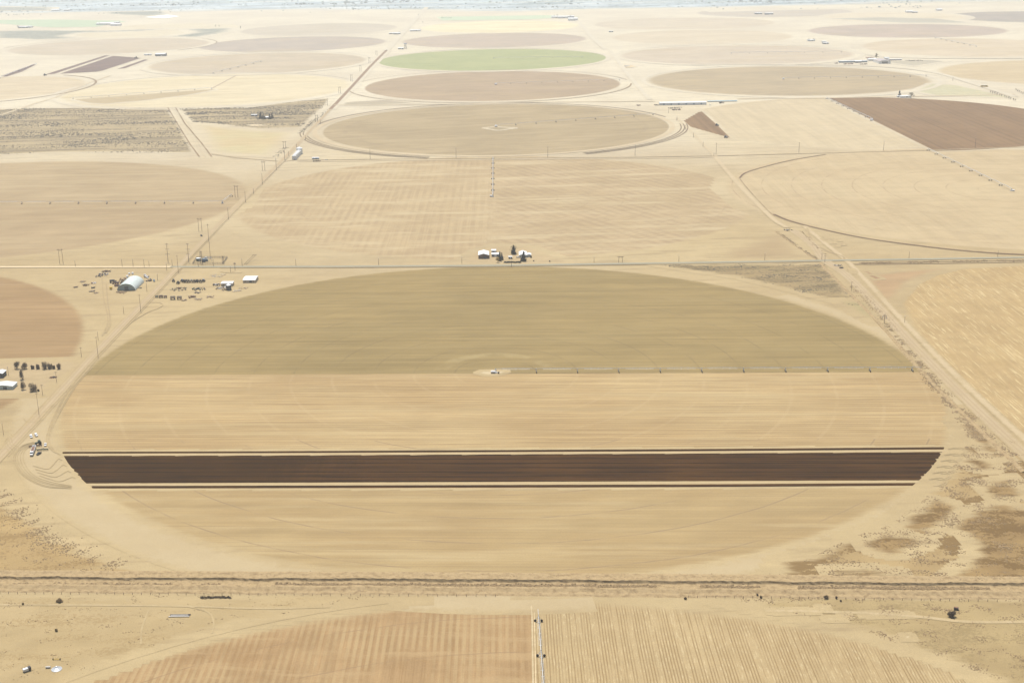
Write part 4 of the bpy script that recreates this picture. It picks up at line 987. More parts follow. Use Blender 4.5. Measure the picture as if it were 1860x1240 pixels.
PL = [
 ((71, 753.6), 712.8, 'tallest lone pole between the left lane and the loading spot', 'arm'), ((6.5, 789.5), 768, 'pole cut close to the left edge below the white sheds'),
 ((103, 693.8), 675.5, 'pole with crossarm right of the bushes by the white sheds', 'arm'), ((77.5, 717), 699, 'pole with crossarm beside the two lower brown bushes', 'arm'), ((15.6, 682), 666, 'thin pole right beside the dark-walled shed at the left edge'),
 ((148, 647.5), 631, 'short pole left of the lane, above the row of brown bushes', 'arm'), ((178.5, 650), 611, 'tall pole on the rim of the half-green circle at its left', 'arm'), ((178.5, 617.7), 602, 'short pole just behind the tall one at the circle rim, left of the lane'),
 ((255.7, 566), 535, 'tall pole alone between arched barn and circle, right of the lane', 'arm'), ((225, 570), 556, 'short pole left of the lane, nearer than the arched barn'), ((267, 529.6), 514, 'short pole at the right side of the arched barn'), ((286.5, 509), 497, 'short pole left of the lane between arched barn and crossing'),
 ((324, 495), 464, 'tall pole just below the road crossing', 'arm'), ((303, 491.5), 478, 'short pole just left of the road crossing'), ((305.5, 476.5), 442, 'dark steel mast with three arms left of the substation, left one of two', 'tri'), ((343, 476.5), 442, 'steel mast with three arms touching the left corner of the substation', 'tri'),
 ((379.4, 439), 407, 'tall pole beyond the substation beside the lane', 'arm'), ((382.3, 470.5), 438, 'tall pole inside the back of the substation'), ((364, 420), 396, 'two-legged pole frame left of the lane behind the substation', 'H'),
 ((415, 398.6), 377, 'pole right of the lane, next beyond the substation'), ((446, 367.5), 347, 'pole right of the lane, second beyond the substation'), ((429.8, 359), 337, 'two-legged pole frame at the end of the left sprinkler line', 'H'), ((460.7, 352), 342.7, 'very short pole right of the lane between two taller ones'),
 ((476.7, 335.4), 315, 'pole right of the lane, third beyond the substation'), ((479, 310), 293, 'two-legged pole frame left of the lane below the grain bins', 'H'), ((502, 308), 287.5, 'pole on the lane verge left of the grain bins'), ((517.5, 292), 270.5, 'pole just left of the grain bins'),
 ((517, 270.5), 257, 'two-legged pole frame left of the lane above the grain bins', 'H'), ((524.7, 284), 275, 'short pole between the lane and the grain bins'), ((538.7, 268.6), 261, 'short pole above the tallest grain bin'), ((555, 254.5), 246, 'short pole between lane and the double wheel track'), ((582, 225.5), 217, 'short pole where the lane passes the ringed field'), ((575, 222), 209, 'two-legged pole frame left of the lane beside the sage scrub', 'H'),
 ((111.8, 479), 452, 'two-legged pole frame at far left above the pale road', 'H'), ((137, 484), 473, 'thin pole right of the far left two-legged frame'), ((222, 484.3), 470.7, 'leftmost of the three equal poles above the arched barn'), ((242, 484.3), 471, 'middle of the three equal poles above the arched barn'), ((262, 485), 471, 'rightmost of the three equal poles above the arched barn'), ((271, 484), 474, 'thin pole right of the three equal poles above the arched barn'),
 ((313, 483), 471, 'small pole beside the left steel mast'), ((360.3, 484.4), 470, 'pole before the substation fence near the green cabin'), ((388, 483.9), 470, 'pole before the middle of the substation fence'), ((419, 494.6), 484.4, 'short pole below the road, right of the substation'), ((427, 490.6), 477, 'pole with two dark transformers right of the substation', 'trafo'), ((440, 483), 470, 'pole at the foot of the leaning pole pair'), ((444.5, 481), 464, 'pair of long poles leaning over together right of the substation', 'leanH'),
 ((537.5, 482.6), 470, 'pole by the long road between machine shed and brown barn, left one'), ((687.8, 481), 469, 'pole by the long road between machine shed and brown barn, right one'), ((839, 479), 467, 'pole by the long road just left of the brown barn'), ((929, 485), 473, 'pole below the dark hedge of the central farmstead'), ((1079, 476.6), 466, 'pole by the long road right of the central farmstead'), ((1127, 477), 466, 'two-legged pole frame by the long road right of the farmstead', 'H'), ((1233, 475.5), 464, 'pole at the bottom edge of the drifted field by the road'),
 ((1389, 473), 459.6, 'pole by the road in the brown corner left of the canal'), ((1492.5, 471.5), 460, 'left one of two poles where canal meets the road', 'arm'), ((1498, 476.5), 464.7, 'right one of two poles where canal meets the road', 'arm'), ((1546, 529), 512, 'pole in the scrub triangle beside the canal', 'arm'), ((1606, 587), 570.8, 'dark double-armed pole at the tip of the scrub triangle', 'dark'), ((1643, 586), 574, 'short pole across the canal from the dark double-armed one'), ((1651, 469), 457, 'pole by the long road right of the canal crossing'), ((1812, 467), 454.5, 'pole by the long road close to the right edge'),
 ((672.5, 289.3), 270.7, 'leftmost tall pole along the foot of the ringed dun circle'), ((828.5, 287.7), 268.3, 'second tall pole along the foot of the ringed dun circle'), ((995, 286), 265.7, 'third tall pole along the foot of the ringed dun circle'), ((1153.5, 283.3), 263.3, 'fourth tall pole along the foot of the ringed dun circle'), ((1300.6, 281), 260, 'tall pole at the canal corner below the small tilled wedge', 'arm'), ((1451, 277.7), 259, 'tall pole between the pale field and the wheel-ringed field', 'arm'), ((1604.6, 274), 255.7, 'tall pole left of the tip of the brown half-circle'), ((1771, 268.3), 250.7, 'tall pole at the bottom edge of the brown half-circle'),
 ((1277, 266.5), 258, 'short pole between the tilled wedge and the canal corner'), ((1296.7, 285), 277, 'short pole beside the tall one at the canal corner'), ((1259.6, 250), 241, 'short pole under the left tip of the tilled wedge'), ((1245.5, 236), 227, 'short pole at the end of the triple wheel tracks'), ((1229.5, 219), 212, 'short pole left of the tilled wedge'), ((1214.5, 205.5), 198, 'short pole below the left end of the very long barn'),
 ((617, 170), 158, 'nearest two-legged pole frame of the far line left of the brown lane', 'H'), ((638.5, 148), 136, 'second two-legged pole frame of the far line left of the brown lane', 'H'), ((655, 130), 119, 'third two-legged pole frame of the far line left of the brown lane', 'H'), ((671, 115), 105, 'fourth two-legged pole frame of the far line left of the brown lane', 'H'), ((684, 101), 93, 'farthest two-legged pole frame of the far line left of the brown lane', 'H'), ((595, 192), 179, 'pole at the corner of sage scrub and brown lane'),
 ((1730.6, 147), 140.5, 'short pole left of the yellow school bus'), ((1507, 121), 113, 'short pole left of the white tarp heap')]
PL.pop()
for e in PL: pole(*e[:3], *(e[3:] if len(e) > 3 else ()), group='power poles')

# lattice mast beside the far grey house, and the substation
def lattice(label, px, ytop, w, parent=None, cat='tower', n=6, hat=False):
    b = at(*px); h = height_for(b, ytop); t = thing('lattice_tower', label, cat, b, ROW)
    r = max(.1, mpp(*px)*.16)
    for sx in (-1, 1):
        for sy in (-1, 1): MB().tube((sx*w/2, sy*w/2, 0), (sx*w*.25, sy*w*.25, h), r).build('leg', 'steelpole', t)
    x_ = MB()
    for k in range(n):
        z0, z1 = h*k/n, h*(k+1)/n; a0, a1 = w/2*(1-.5*k/n), w/2*(1-.5*(k+1)/n)
        for sy in (-1, 1): x_.tube((-a0, sy*a0, z0), (a1, sy*a1, z1), r*.6, n=4); x_.tube((a0, sy*a0, z0), (-a1, sy*a1, z1), r*.6, n=4)
        for sx in (-1, 1): x_.tube((sx*a0, -a0, z0), (sx*a1, a1, z1), r*.6, n=4)
    x_.build('bracing', 'steelpole', t)
    if hat: MB().tube((0, 0, h*.82), (0, 0, h), w*.75, w*.6, 12).build('tank', 'galv', t)
    return t
lattice('far lattice tower with tank on top above the left end of green circle', (736.5, 89), 79, 9, hat=True)
lattice('tall lattice gantry rising inside the substation by the green cabin', (366, 479), 456, 3.4)
lattice('low lattice frame at the right end of the substation', (405.5, 479), 465, 2.6, n=3)
cor = [at(350, 480.6), at(404.6, 480.3), at(413, 469), at(358, 469)]
ctr = sum(cor, Vector())/4
t = thing('substation_fence', 'dark wire fence around the electrical substation', 'fence', ctr)
for i in range(4):
    a, b = cor[i]-ctr, cor[(i+1) % 4]-ctr; n = 12 if i % 2 == 0 else 9
    for k in range(n): p = a+(b-a)*k/n; MB().tube((p.x, p.y, -.2), (p.x, p.y, 2.6), .11, n=4).build('post', 'charcoal', t)
    w_ = MB()
    for z in (.3, .9, 1.5, 2.1, 2.5): w_.tube((a.x, a.y, z), (b.x, b.y, z), .09, n=4)
    w_.build('wire', 'charcoal', t)
t = thing('control_cabin', 'dark green cabin with white roof in the substation', 'cabin', at(361, 474), ROW)
MB().box((0, 0, 1.7), (5.6, 4, 3.6)).build('wall', 'green', t); MB().box((0, 0, 3.62), (6, 4.4, .25)).build('roof', 'white', t); MB().box((1.2, -2.05, 1.1), (1, .1, 2.1)).build('door', 'galv', t)
def trafo(label, px, k, mat='blue'):
    t = thing('transformer', label, 'transformer', at(*px), ROW)
    MB().box((0, 0, 1.5*k), (3.4*k, 2.6*k, 2.8*k)).build('tank', mat, t)
    f = MB()
    for i in range(7): f.box((-1.4*k+i*.46*k, -1.6*k, 1.3*k), (.12*k, .8*k, 2*k))
    f.build('cooling_fins', mat, t)
    for x in (-1, 0, 1): MB().tube((x*k, 0, 2.9*k), (x*k, 0, 4.2*k), .18*k, .1*k).build('bushing', 'wallw', t)
trafo('largest blue-grey transformer in the middle of the substation', (370, 475.5), 1.35)
trafo('blue-grey transformer second from the left in the substation', (375.8, 474.5), .9)
trafo('small pale transformer at the back of the substation', (374, 470.5), .8, 'galv')
t = thing('switch_frame', 'grey steel switch frame right of the transformers', 'switchgear', at(380.5, 474), ROW)
f = MB()
for x in (-3, 0, 3):
    for y in (-2, 2): f.tube((x, y, 0), (x, y, 4.2), .15, n=4)
f.box((0, -2, 4.2), (6.6, .25, .25)); f.box((0, 2, 4.2), (6.6, .25, .25)); f.build('frame', 'galv', t)
f = MB()
for x in (-2.5, -1, 1, 2.5): f.tube((x, -2, 4.3), (x, -2, 5.4), .16, n=5); f.tube((x, 2, 4.3), (x, 2, 5.4), .16, n=5)
f.build('insulators', 'blue', t)

# ---- centre-pivot sprinklers
def pivot(label, pc, pe, n, first=1, tall=3.9, pipe=.16, white=False, wheels=True, thick=1.0, over=8):
    """pc centre, pe last wheel tower, n towers in all"""
    d = pe-pc; L = d.length; a = math.atan2(d.y, d.x); sp = L/n
    t = thing('sprinkler_line', label, 'sprinkler', pc, a)
    pm = 'white' if white else 'galv'
    c = MB()
    for sx in (-1, 1):
        for sy in (-1, 1): c.tube((sx*1.5, sy*1.5, 0), (sx*.3, sy*.3, tall), .12*thick, n=4)
    c.box((0, 0, .3), (3.4, 3.4, .3)); c.tube((0, 0, 0), (0, 0, tall+.5), .2*thick)
    if first == 1: c.build('pivot_stand', pm, t)
    for k in range(first, n+1):
        x0, x1 = (k-1)*sp, k*sp
        s = MB(); N_ = 6; rr = pipe*thick
        pts = [(x0+(x1-x0)*i/N_, tall+math.sin(math.pi*i/N_)*.7) for i in range(N_+1)]
        for (xa, za), (xb, zb) in zip(pts, pts[1:]): s.tube((xa, 0, za), (xb, 0, zb), rr, n=5)
        for i in range(1, N_):
            x, z = pts[i]; dz = 1.0*math.sin(math.pi*i/N_)+.3
            for sy in (-1, 1): s.tube((x, 0, z), (x, sy*.9, z-dz), rr*.35, n=3)
            s.tube((x, -.9, z-dz), (x, .9, z-dz), rr*.3, n=3)
            if i < N_-1:
                x2, z2 = pts[i+1]; dz2 = 1.0*math.sin(math.pi*(i+1)/N_)+.3
                for sy in (-1, 1): s.tube((x, sy*.9, z-dz), (x2, sy*.9, z2-dz2), rr*.3, n=3)
            s.tube((x, 0, z), (x, 0, 1.6), rr*.2, n=3)
        s.build('span', pm, t)
        w = MB(); hw = 2.0
        for sy in (-1, 1): w.tube((x1, sy*hw, .6), (x1, 0, tall), .11*thick, n=4); w.tube((x1, sy*hw, .6), (x1-.9, 0, tall), .07*thick, n=4)
        w.tube((x1, -hw, .7), (x1, hw, .7), .12*thick, n=4)
        w.box((x1, 0, tall+.35), (.5, .5, .5))
        o = w.build('wheel_tower', pm, t)
        for sy in (-1, 1): MB().tube((x1-.22*thick, sy*hw, .75), (x1+.22*thick, sy*hw, .75), .78*(thick**.4), n=10).build('wheel', 'dark', o)
    e = MB(); e.tube((L, 0, tall), (L+over, 0, tall+.1), pipe*.8*thick, n=5); e.tube((L, 0, tall+1.5), (L+over*.8, 0, tall+.2), .05*thick, n=3); e.tube((L, 0, tall), (L, 0, tall+1.5), .07*thick, n=3); e.build('end_boom', pm, t)
    return t
pivot('long sprinkler line of ten spans crossing the half-green circle', at(900, 677), at(1657, 674.3), 10, thick=1.3)
D_ = Vector((math.cos(NS), math.sin(NS), 0))
pivot('sprinkler line running up the near bottom circle', C22, C22+(at(978, 1128.7)-C22), 10, thick=1.15, first=6)
pivot('sprinkler line standing away from camera in the wind-drifted field', at(895, 358), at(895.5, 289), 7, thick=1.7)
pivot('sprinkler line across the ringed dun circle beyond the drifted field', at(900, 230.5), at(1186, 209.5), 8, thick=1.6)
pivot('sprinkler line in the brown-grey circle just below the green circle', at(899, 154), at(1125, 146.5), 8, thick=1.8)
pivot('faint sprinkler line on the bright green circle', at(897, 107), at(1057, 105.5), 6, thick=2)
pivot('sprinkler line in the wide dun circle at upper right', at(1422, 144), at(1682, 139.3), 9, thick=1.9)
pivot('diagonal sprinkler line in the wheel-ringed field at right', at(1837, 347), at(1686, 274), 9, thick=1.7)
pivot('diagonal sprinkler line on the edge of the brown ploughed half-circle', at(1585, 219), at(1502, 180.5), 8, thick=1.9)
pivot('sprinkler line across the tan circle at the left edge', at(-62, 371), at(404, 369.7), 9, thick=1.4, over=2)
t_e = pivot('short corner arm angling off the left tan circle sprinkler line', at(404, 369.7), at(420, 357.5), 1, thick=1.4, over=4)
pivot('pale pipeline sprinkler along the damp wedge in the far left circle', at(384, 162), at(133, 180.5), 8, thick=2.4, white=True)
pivot('faint sprinkler line in the dun circle below the far grey circle', at(474, 113), at(388, 134), 6, thick=2.2)
pivot('sprinkler line in the pale pink circle right of the green circle', at(1328, 98), at(1528, 95.5), 6, thick=2)
pivot('short pale sprinkler line in the far corner field at left', at(66, 117.5), at(0, 143), 6, thick=2.6, white=True)
pivot('dark sprinkler line slanting over the far right pale field', at(1773, 85.5), at(1699, 70), 7, thick=2)
t = thing('pump_tank', 'white fertiliser tank beside the middle of the half-green circle', 'tank', at(895.5, 678), ROW)
MB().tube((-2.1, 0, 1.5), (2.1, 0, 1.5), 1.15, n=14).build('tank', 'white', t); MB().box((0, 0, .3), (3.6, 1.8, .5)).build('cradle', 'charcoal', t); MB().tube((0, 0, 2.6), (0, 0, 3), .3, n=8).build('hatch', 'white', t)
t = thing('pump_motor', 'small dark pump motor right of the white fertiliser tank', 'pump', at(905.5, 678.5), ROW)
MB().box((0, 0, .8), (1.6, 1.1, 1.4)).build('engine', 'charcoal', t); MB().tube((.6, 0, 1.5), (.6, 0, 2.4), .12).build('exhaust', 'rust', t)
for k, (x, y, lab) in enumerate(((1840, 347.5, 'white tank at the centre of the wheel-ringed field at right'), (1582.5, 219.5, 'white tank at the end of the diagonal sprinkler on the ploughed half-circle'), (1423, 144.5, 'white tank at the centre of the wide dun circle at upper right'), (892, 357.5, 'white tank at the centre of the wind-drifted field'), (901, 230.8, 'white tank at the centre of the ringed dun circle'), (901, 154.3, 'white tank at the centre of the brown-grey circle'))):
    t = thing('pump_tank', lab, 'tank', at(x, y), ROW); s_ = 1+.5*(y < 300)
    MB().tube((-2*s_, 0, 1.3*s_), (2*s_, 0, 1.3*s_), 1.1*s_, n=12).build('tank', 'white', t); MB().box((0, 0, .25*s_), (3.4*s_, 1.7*s_, .5*s_)).build('cradle', 'charcoal', t)

# ---- trees, bushes, hedges
def leafmesh(name, centres, radii, n, size, mat, parent, shape='ball'):
    """n small leaf cards spread through clumps"""
    rs = np.random.RandomState(len(bpy.data.meshes)+11)
    k = rs.randint(0, len(centres), n); C_ = np.array(centres)[k]; Rr = np.array(radii)[k]
    d = rs.normal(size=(n, 3)); d /= np.linalg.norm(d, axis=1)[:, None]
    P = C_+d*Rr*(rs.uniform(.25, 1, (n, 1))**.6)
    u = rs.normal(size=(n, 3)); u /= np.linalg.norm(u, axis=1)[:, None]
    w = np.cross(u, rs.normal(size=(n, 3))); w /= np.linalg.norm(w, axis=1)[:, None]+1e-9
    s = size*rs.uniform(.6, 1.4, (n, 1))
    V = np.stack([P-u*s-w*s*.5, P+u*s-w*s*.5, P+u*s*.7+w*s*.6, P-u*s*.7+w*s*.6], 1).reshape(-1, 3)
    V[:, 2] = np.maximum(V[:, 2], .02)
    me = bpy.data.meshes.new(name); me.vertices.add(4*n); me.vertices.foreach_set('co', V.ravel())
    me.loops.add(4*n); me.loops.foreach_set('vertex_index', np.arange(4*n)); me.polygons.add(n)
    me.polygons.foreach_set('loop_start', np.arange(0, 4*n, 4)); me.polygons.foreach_set('loop_total', np.full(n, 4))
    me.materials.append(M[mat]); me.update(calc_edges=True)
    o = bpy.data.objects.new(name, me); COL.objects.link(o); o.parent = parent; return o
def conifer(label, px, ytop, wpx, group=None):
    b = at(*px); h = height_for(b, ytop)*1.08; w = wpx*mpp(*px)/2*1.15
    t = thing('conifer', label, 'tree', b, random.uniform(0, 6), group)
    MB().tube((0, 0, -.2), (0, 0, h*.9), .3, .05).build('trunk', 'bark', t)
    cs, rr = [], []
    for i in range(70):
        f = random.random()**1.3; z = h*(.06+.9*f); r = w*(1-f)**.8
        a = random.uniform(0, 6.28); q = r*random.uniform(.3, .85)
        cs.append((q*math.cos(a), q*math.sin(a), z)); rr.append((max(.3, r*.46), max(.3, r*.46), h*.06))
    leafmesh('crown', cs, rr, 2200, max(.34, h*.036), 'needle', t); return t
def broad(label, px, ytop, wpx, mat='oleaf', n=900, name='bare_tree', dens=1.0, group=None, cat='tree'):
    b = at(*px); h = height_for(b, ytop); w = wpx*mpp(*px)/2
    t = thing(name, label, cat, b, random.uniform(0, 6), group)
    m = MB(); m.tube((0, 0, -.2), (0, 0, h*.35), max(.15, h*.03), max(.1, h*.02))
    for i in range(9):
        a = i*.7; r = w*random.uniform(.4, .8); m.tube((0, 0, h*.28), (r*math.cos(a), r*math.sin(a), h*random.uniform(.55, .9)), max(.07, h*.012), .03, 4)
    m.build('trunk', 'bark', t)
    cs, rr = [], []
    for i in range(26):
        a = random.uniform(0, 6.28); q = w*random.uniform(0, .72); z = h*random.uniform(.3, .84)
        k = 1-max(0, (z/h-.5))*.9
        cs.append((q*k*math.cos(a), q*k*math.sin(a), z)); rr.append((w*.3, w*.3, h*.14))
    leafmesh('crown', cs, rr, int(n*dens), max(.16, h*.024), mat, t); return t
def bush(label, px, ytop, wpx, mat='bleaf', group=None, n=500):
    b = at(*px); h = max(.6, height_for(b, ytop)); w = wpx*mpp(*px)/2
    t = thing('bush', label, 'bush', b, random.uniform(0, 6), group)
    m = MB()
    for i in range(10):
        a = i*.63+random.random()*.4; r = w*random.uniform(.3, .9); m.tube((0, 0, 0), (r*math.cos(a), r*math.sin(a), h*random.uniform(.6, 1)), .06, .02, 3)
    m.build('stems', 'bark', t)
    cs = [(w*.55*random.uniform(-1, 1), w*.5*random.uniform(-1, 1), h*random.uniform(.15, .75)) for _ in range(14)]
    leafmesh('foliage', cs, [(w*.42, w*.42, h*.32)]*14, int(n*2.6), .2, mat, t); return t
conifer('tall dark conifer in front of the bare tree behind the central farmyard', (932.4, 462), 446.6, 9)
broad('large bare olive tree behind the tall dark conifer of the central farmyard', (933, 460.5), 445.3, 17, 'oleaf', 900)
conifer('dark conifer at the right end of the grey-walled farm shed', (907.8, 474), 457.8, 6)
conifer('shorter dark conifer right beside the one at the grey-walled shed', (911.5, 472), 460, 5.5)
conifer('dark spruce standing in front of the white farmhouse', (951, 474.5), 457.6, 9.5)
broad('yellow-leaved tree at the left end of the long dark hedge', (904, 477), 465.5, 11, 'yleaf', 900, 'yellow_tree')
t = thing('hedge', 'long low dark hedge along the road before the central farmstead', 'hedge', at(931, 477.6), ROW)
cs = [(x, random.uniform(-1, 1), random.uniform(.4, 1.5)) for x in np.linspace(-10.5, 10.5, 46)]
leafmesh('foliage', cs, [(1.2, 1.2, .8)]*len(cs), 2600, .25, 'hedge', t)
bush('small brown bush right of the white farmhouse', (964.5, 468.5), 464.5, 3.4)
bush('tiny dark bush by the road right of the central farmstead', (969.5, 475), 473, 3)
bush('lone dark bush farther right of the central farmstead by the road', (998.5, 475.7), 473.3, 2.6)
BR = 'brown bushes in the row above the white sheds'
for i, (x, w, h) in enumerate(((31.5, 13, 13.5), (44.5, 13, 12.5), (59.5, 7.5, 6.5), (69.5, 9, 9), (82, 12, 12.5), (91, 9, 10), (98, 5, 7), (106.5, 10, 10))):
    bush(f'{ORD[i]} bare brown bush from the left in the row above the white sheds', (x, 670), 670-h, w, 'bleaf', BR, 700)
bush('tall narrow brown bush between the bush row and the pair by the sheds', (40, 689), 669.5, 8.5, n=600)
bush('dark round bush, left one of the pair right of the green-walled shed', (42.5, 707.5), 693, 10, n=650)
bush('rounder brown bush, right one of the pair right of the green-walled shed', (60.5, 710.5), 695, 17, n=900)
bush('small dark weed clump beside the crossarm pole near the two lower bushes', (70, 710.5), 707, 5)
for i, (x, y, yt, w) in enumerate(((473.5, 216.5, 204.5, 6.5), (478, 217, 209, 5), (481, 217.2, 211, 4.5), (490, 217, 208, 5), (494.5, 215.8, 206.5, 5.5))):
    conifer(('tallest dark conifer left of the pale house in the sage scrub', 'second conifer from the left in the sage scrub group', 'lowest conifer right against the pale house in the sage scrub', 'dark conifer right against the pale house on its right side', 'rightmost conifer of the sage scrub group')[i], (x, y), yt, w)
conifer('lone dark conifer above the brown ploughed half-circle', (1633.5, 174.5), 165.3, 5.6)
broad('wide round olive tree beside the white house above the ploughed half-circle', (1654.5, 178.5), 167.5, 16, 'oleaf', 1000)
broad('round yellow-grey tree behind the big mauve-roofed barn', (1591.5, 108), 96.6, 10, 'oleaf', 900)
for i, (x, y, yt, w) in enumerate(((1469, 75.5, 70, 6), (1478.5, 75, 69.3, 8))): broad(('left pale tree over the white farmhouse at upper right', 'right pale tree over the white farmhouse at upper right')[i], (x, y), yt, w, 'oleaf', 300)
broad('dark far trees left of the farmhouse near the top right corner', (1650, 23), 18.5, 5, 'farleaf', 300)
FT = 'bare trees in the rows at the right edge'
rows_ = [(1799+i*4.1+random.uniform(-.6, .6), 169.8+i*1.35) for i in range(12)]
for i, (x, y) in enumerate(rows_):
    broad(f'{ORD[i]} bare tree from the left in the tree row at the right edge', (x, y), y-5.2-random.random()*2, 4.6, 'bleaf', 260, 'bare_tree', group=FT)
for i in range(9):
    x, y = 1845+i*3.2, 166+i*1.6
    broad(f'{ORD[i]} small bare tree of the short row cut by the right edge', (x, y), y-5-random.random()*1.6, 4, 'bleaf', 200, 'bare_tree', group='bare trees in the short row at the right edge')
far_t = [(33, 52.5, 45.5, 5, 'far tree left of the three white farm roofs'), (60, 51, 48, 3, 'far small tree right of the three white farm roofs'), (716, 62, 58, 9, 'far grey-green tree behind the farmhouse left of the diagonal road'), (725, 61.5, 57, 7, 'far tree at the right end of the farmhouse left of the diagonal road'), (763, 57, 52.5, 8, 'far tree right of the low barn beside the diagonal road'),
    (768, 43, 39, 2.6, 'small far tree standing in the fields right of the diagonal road'), (760, 28.5, 25.5, 3.5, 'tiny far tree by the top of the diagonal road'), (1007, 32.5, 26.5, 5, 'far tree at the left end of the farm group at top centre'), (1012, 31.5, 25.5, 4, 'second far tree in the farm group at top centre'), (1036, 33, 27.5, 4, 'third far tree in the farm group at top centre'), (181, 46, 41, 3, 'far dark tree at the left end of the wide white barn'),
    (437, 53, 47, 3, 'far dark tree alone at the left tip of the grey circle'), (392, 50, 45, 3, 'left of two far trees in the blue-grey scrub'), (398, 50, 45.5, 3, 'right of two far trees in the blue-grey scrub'), (43, 28, 24, 2.4, 'tiny lone tree in the pale far left field'), (282, 102, 99.5, 3, 'small tree left of the barn by the mauve tilled field'), (1530, 113, 110, 3, 'small tree at the left end of the stall row')]
for x, y, yt, w, lab in far_t: broad(lab, (x, y), yt, w, 'farleaf', 260, 'far_tree')
for i in range(9): broad(f'{ORD[i]} far tree from the left in the row along the field at top centre-left', (802+i*2.2, 34.6), 30.5+random.random(), 2.8, 'farleaf', 120, 'far_tree', group='far trees in the top centre-left row')

# far-off woods of the river valley: one mass
def clumps(name, label, cat, pts, size, mat, flat=.6, n=6, jit=.35):
    rs = np.random.RandomState(5+len(pts) % 97); V, F = [], []
    N = len(pts); P = np.array([(p[0], p[1]) for p in pts]); s = np.array([p[2] if len(p) > 2 else 1 for p in pts])*size*rs.uniform(.5, 1.5, N)
    gzv = 0.03*3*(1+np.maximum(P[:, 1], 0)/1000)
    a = np.linspace(0, 2*np.pi, n, endpoint=False)[None]+rs.uniform(0, 6, (N, 1))
    k = rs.uniform(1-jit, 1+jit, (N, n)); k2 = rs.uniform(1-jit, 1+jit, (N, n))*.7
    A = np.stack([P[:, :1]+np.cos(a)*k*s[:, None], P[:, 1:]+np.sin(a)*k*s[:, None], np.broadcast_to((gzv-.1)[:, None], (N, n))], 2)
    B = np.stack([P[:, :1]+np.cos(a)*k2*s[:, None], P[:, 1:]+np.sin(a)*k2*s[:, None], gzv[:, None]+s[:, None]*flat*rs.uniform(.5, .9, (N, n))], 2)
    T = np.stack([P[:, 0]+rs.normal(0, .15, N)*s, P[:, 1]+rs.normal(0, .15, N)*s, gzv+s*flat*1.1], 1)[:, None]
    V = np.concatenate([A, B, T], 1).reshape(-1, 3); m = 2*n+1
    f4 = np.array([(i, (i+1) % n, n+(i+1) % n, n+i) for i in range(n)]); f3 = np.array([(n+i, n+(i+1) % n, 2*n) for i in range(n)])
    off = (np.arange(N)*m)[:, None, None]
    q = (f4[None]+off).reshape(-1); t3 = (f3[None]+off).reshape(-1)
    me = bpy.data.meshes.new(name); me.vertices.add(len(V)); me.vertices.foreach_set('co', V.ravel())
    loops = np.concatenate([q, t3]); me.loops.add(len(loops)); me.loops.foreach_set('vertex_index', loops)
    nq, n3 = N*n, N*n; me.polygons.add(nq+n3)
    me.polygons.foreach_set('loop_start', np.concatenate([np.arange(nq)*4, nq*4+np.arange(n3)*3])); me.polygons.foreach_set('loop_total', np.concatenate([np.full(nq, 4), np.full(n3, 3)]))
    me.materials.append(M[mat]); me.update(calc_edges=True)
    o = bpy.data.objects.new(name, me); COL.objects.link(o)
    return tag(o, label, cat, None, 'stuff')
def inside(poly, x, y):
    c = False; n = len(poly)
    for i in range(n):
        (ax, ay), (bx, by) = poly[i], poly[(i+1) % n]
        if (ay > y) != (by > y) and x < (bx-ax)*(y-ay)/(by-ay)+ax: c = not c
    return c
def scatter(poly, n, ns=0.0, thr=0.0, seed=0, stretch=1.0):
    """n tries inside the pixel polygon, even on the ground; kept where the noise is high"""
    W_ = [tuple(at(*p)[:2]) for p in poly]; xs = [p[0] for p in W_]; ys = [p[1] for p in W_]
    rnd = random.Random(seed); out = []
    for _ in range(n):
        x, y = rnd.uniform(min(xs), max(xs)), rnd.uniform(min(ys), max(ys))
        if not inside(W_, x, y): continue
        if ns:
            v = mnoise.noise(Vector((x/ns/stretch, y/ns, seed)))+.5*mnoise.noise(Vector((x/ns*2.7/stretch, y/ns*2.7, seed+5)))+rnd.uniform(-.26, .26)
            if v < thr: continue
            out.append((x, y, min(1.6, .7+(v-thr))))
        else: out.append((x, y))
    return out
def along(pts, n, spread, seed=0, ns=12, thr=-.1):
    P = [at(*p) for p in pts]; L = [(b-a).length for a, b in zip(P, P[1:])]; T = sum(L); rnd = random.Random(seed); out = []
    for _ in range(n):
        s = rnd.uniform(0, T)
        for (a, b), l in zip(zip(P, P[1:]), L):
            if s <= l: break
            s -= l
        p = a+(b-a)*(s/l); d = (b-a).normalized(); o_ = rnd.gauss(0, spread)
        if mnoise.noise(Vector((p.x/ns, p.y/ns, seed))) < thr: continue
        out.append((p.x-d.y*o_, p.y+d.x*o_))
    return out
clumps('woodland', 'hazy blue-grey woods of the river valley along the top edge', 'woodland', scatter([(-100, 14), (300, 11), (700, 8), (1000, 9), (1400, 4), (1900, -3), (2000, -45), (-150, -38)], 24000, 420, .05, 3, 3), 8, 'farleaf', .7)
clumps('woodland', 'thin broken trees and farm groves on the near side of the hazy river valley', 'woodland', scatter([(-60, 30), (400, 24), (900, 24), (1300, 18), (1800, 14), (1800, 2), (900, 7), (-60, 13)], 6500, 260, .30, 8, 3), 5.5, 'farleaf', .7)
W1 = [(1575, 965), (1620, 950), (1680, 905), (1730, 850), (1760, 800), (1740, 765), (1762, 742), (1840, 800), (1930, 870), (1930, 1068), (1560, 1055), (1440, 1030), (1500, 998)]
clumps('brown_weeds', 'brown weed clumps covering the sandy corner right of the half-green circle', 'weeds', scatter(W1, 60000, 13, .22, 4, 1.6), .5, 'weedl')
clumps('brown_weeds', 'scattered brown weed clumps on the sandy flat at the lower left', 'weeds', scatter([(-20, 900), (50, 940), (150, 1000), (260, 1043), (-20, 1044)], 9000, 8, .30, 5), .45, 'weedl')
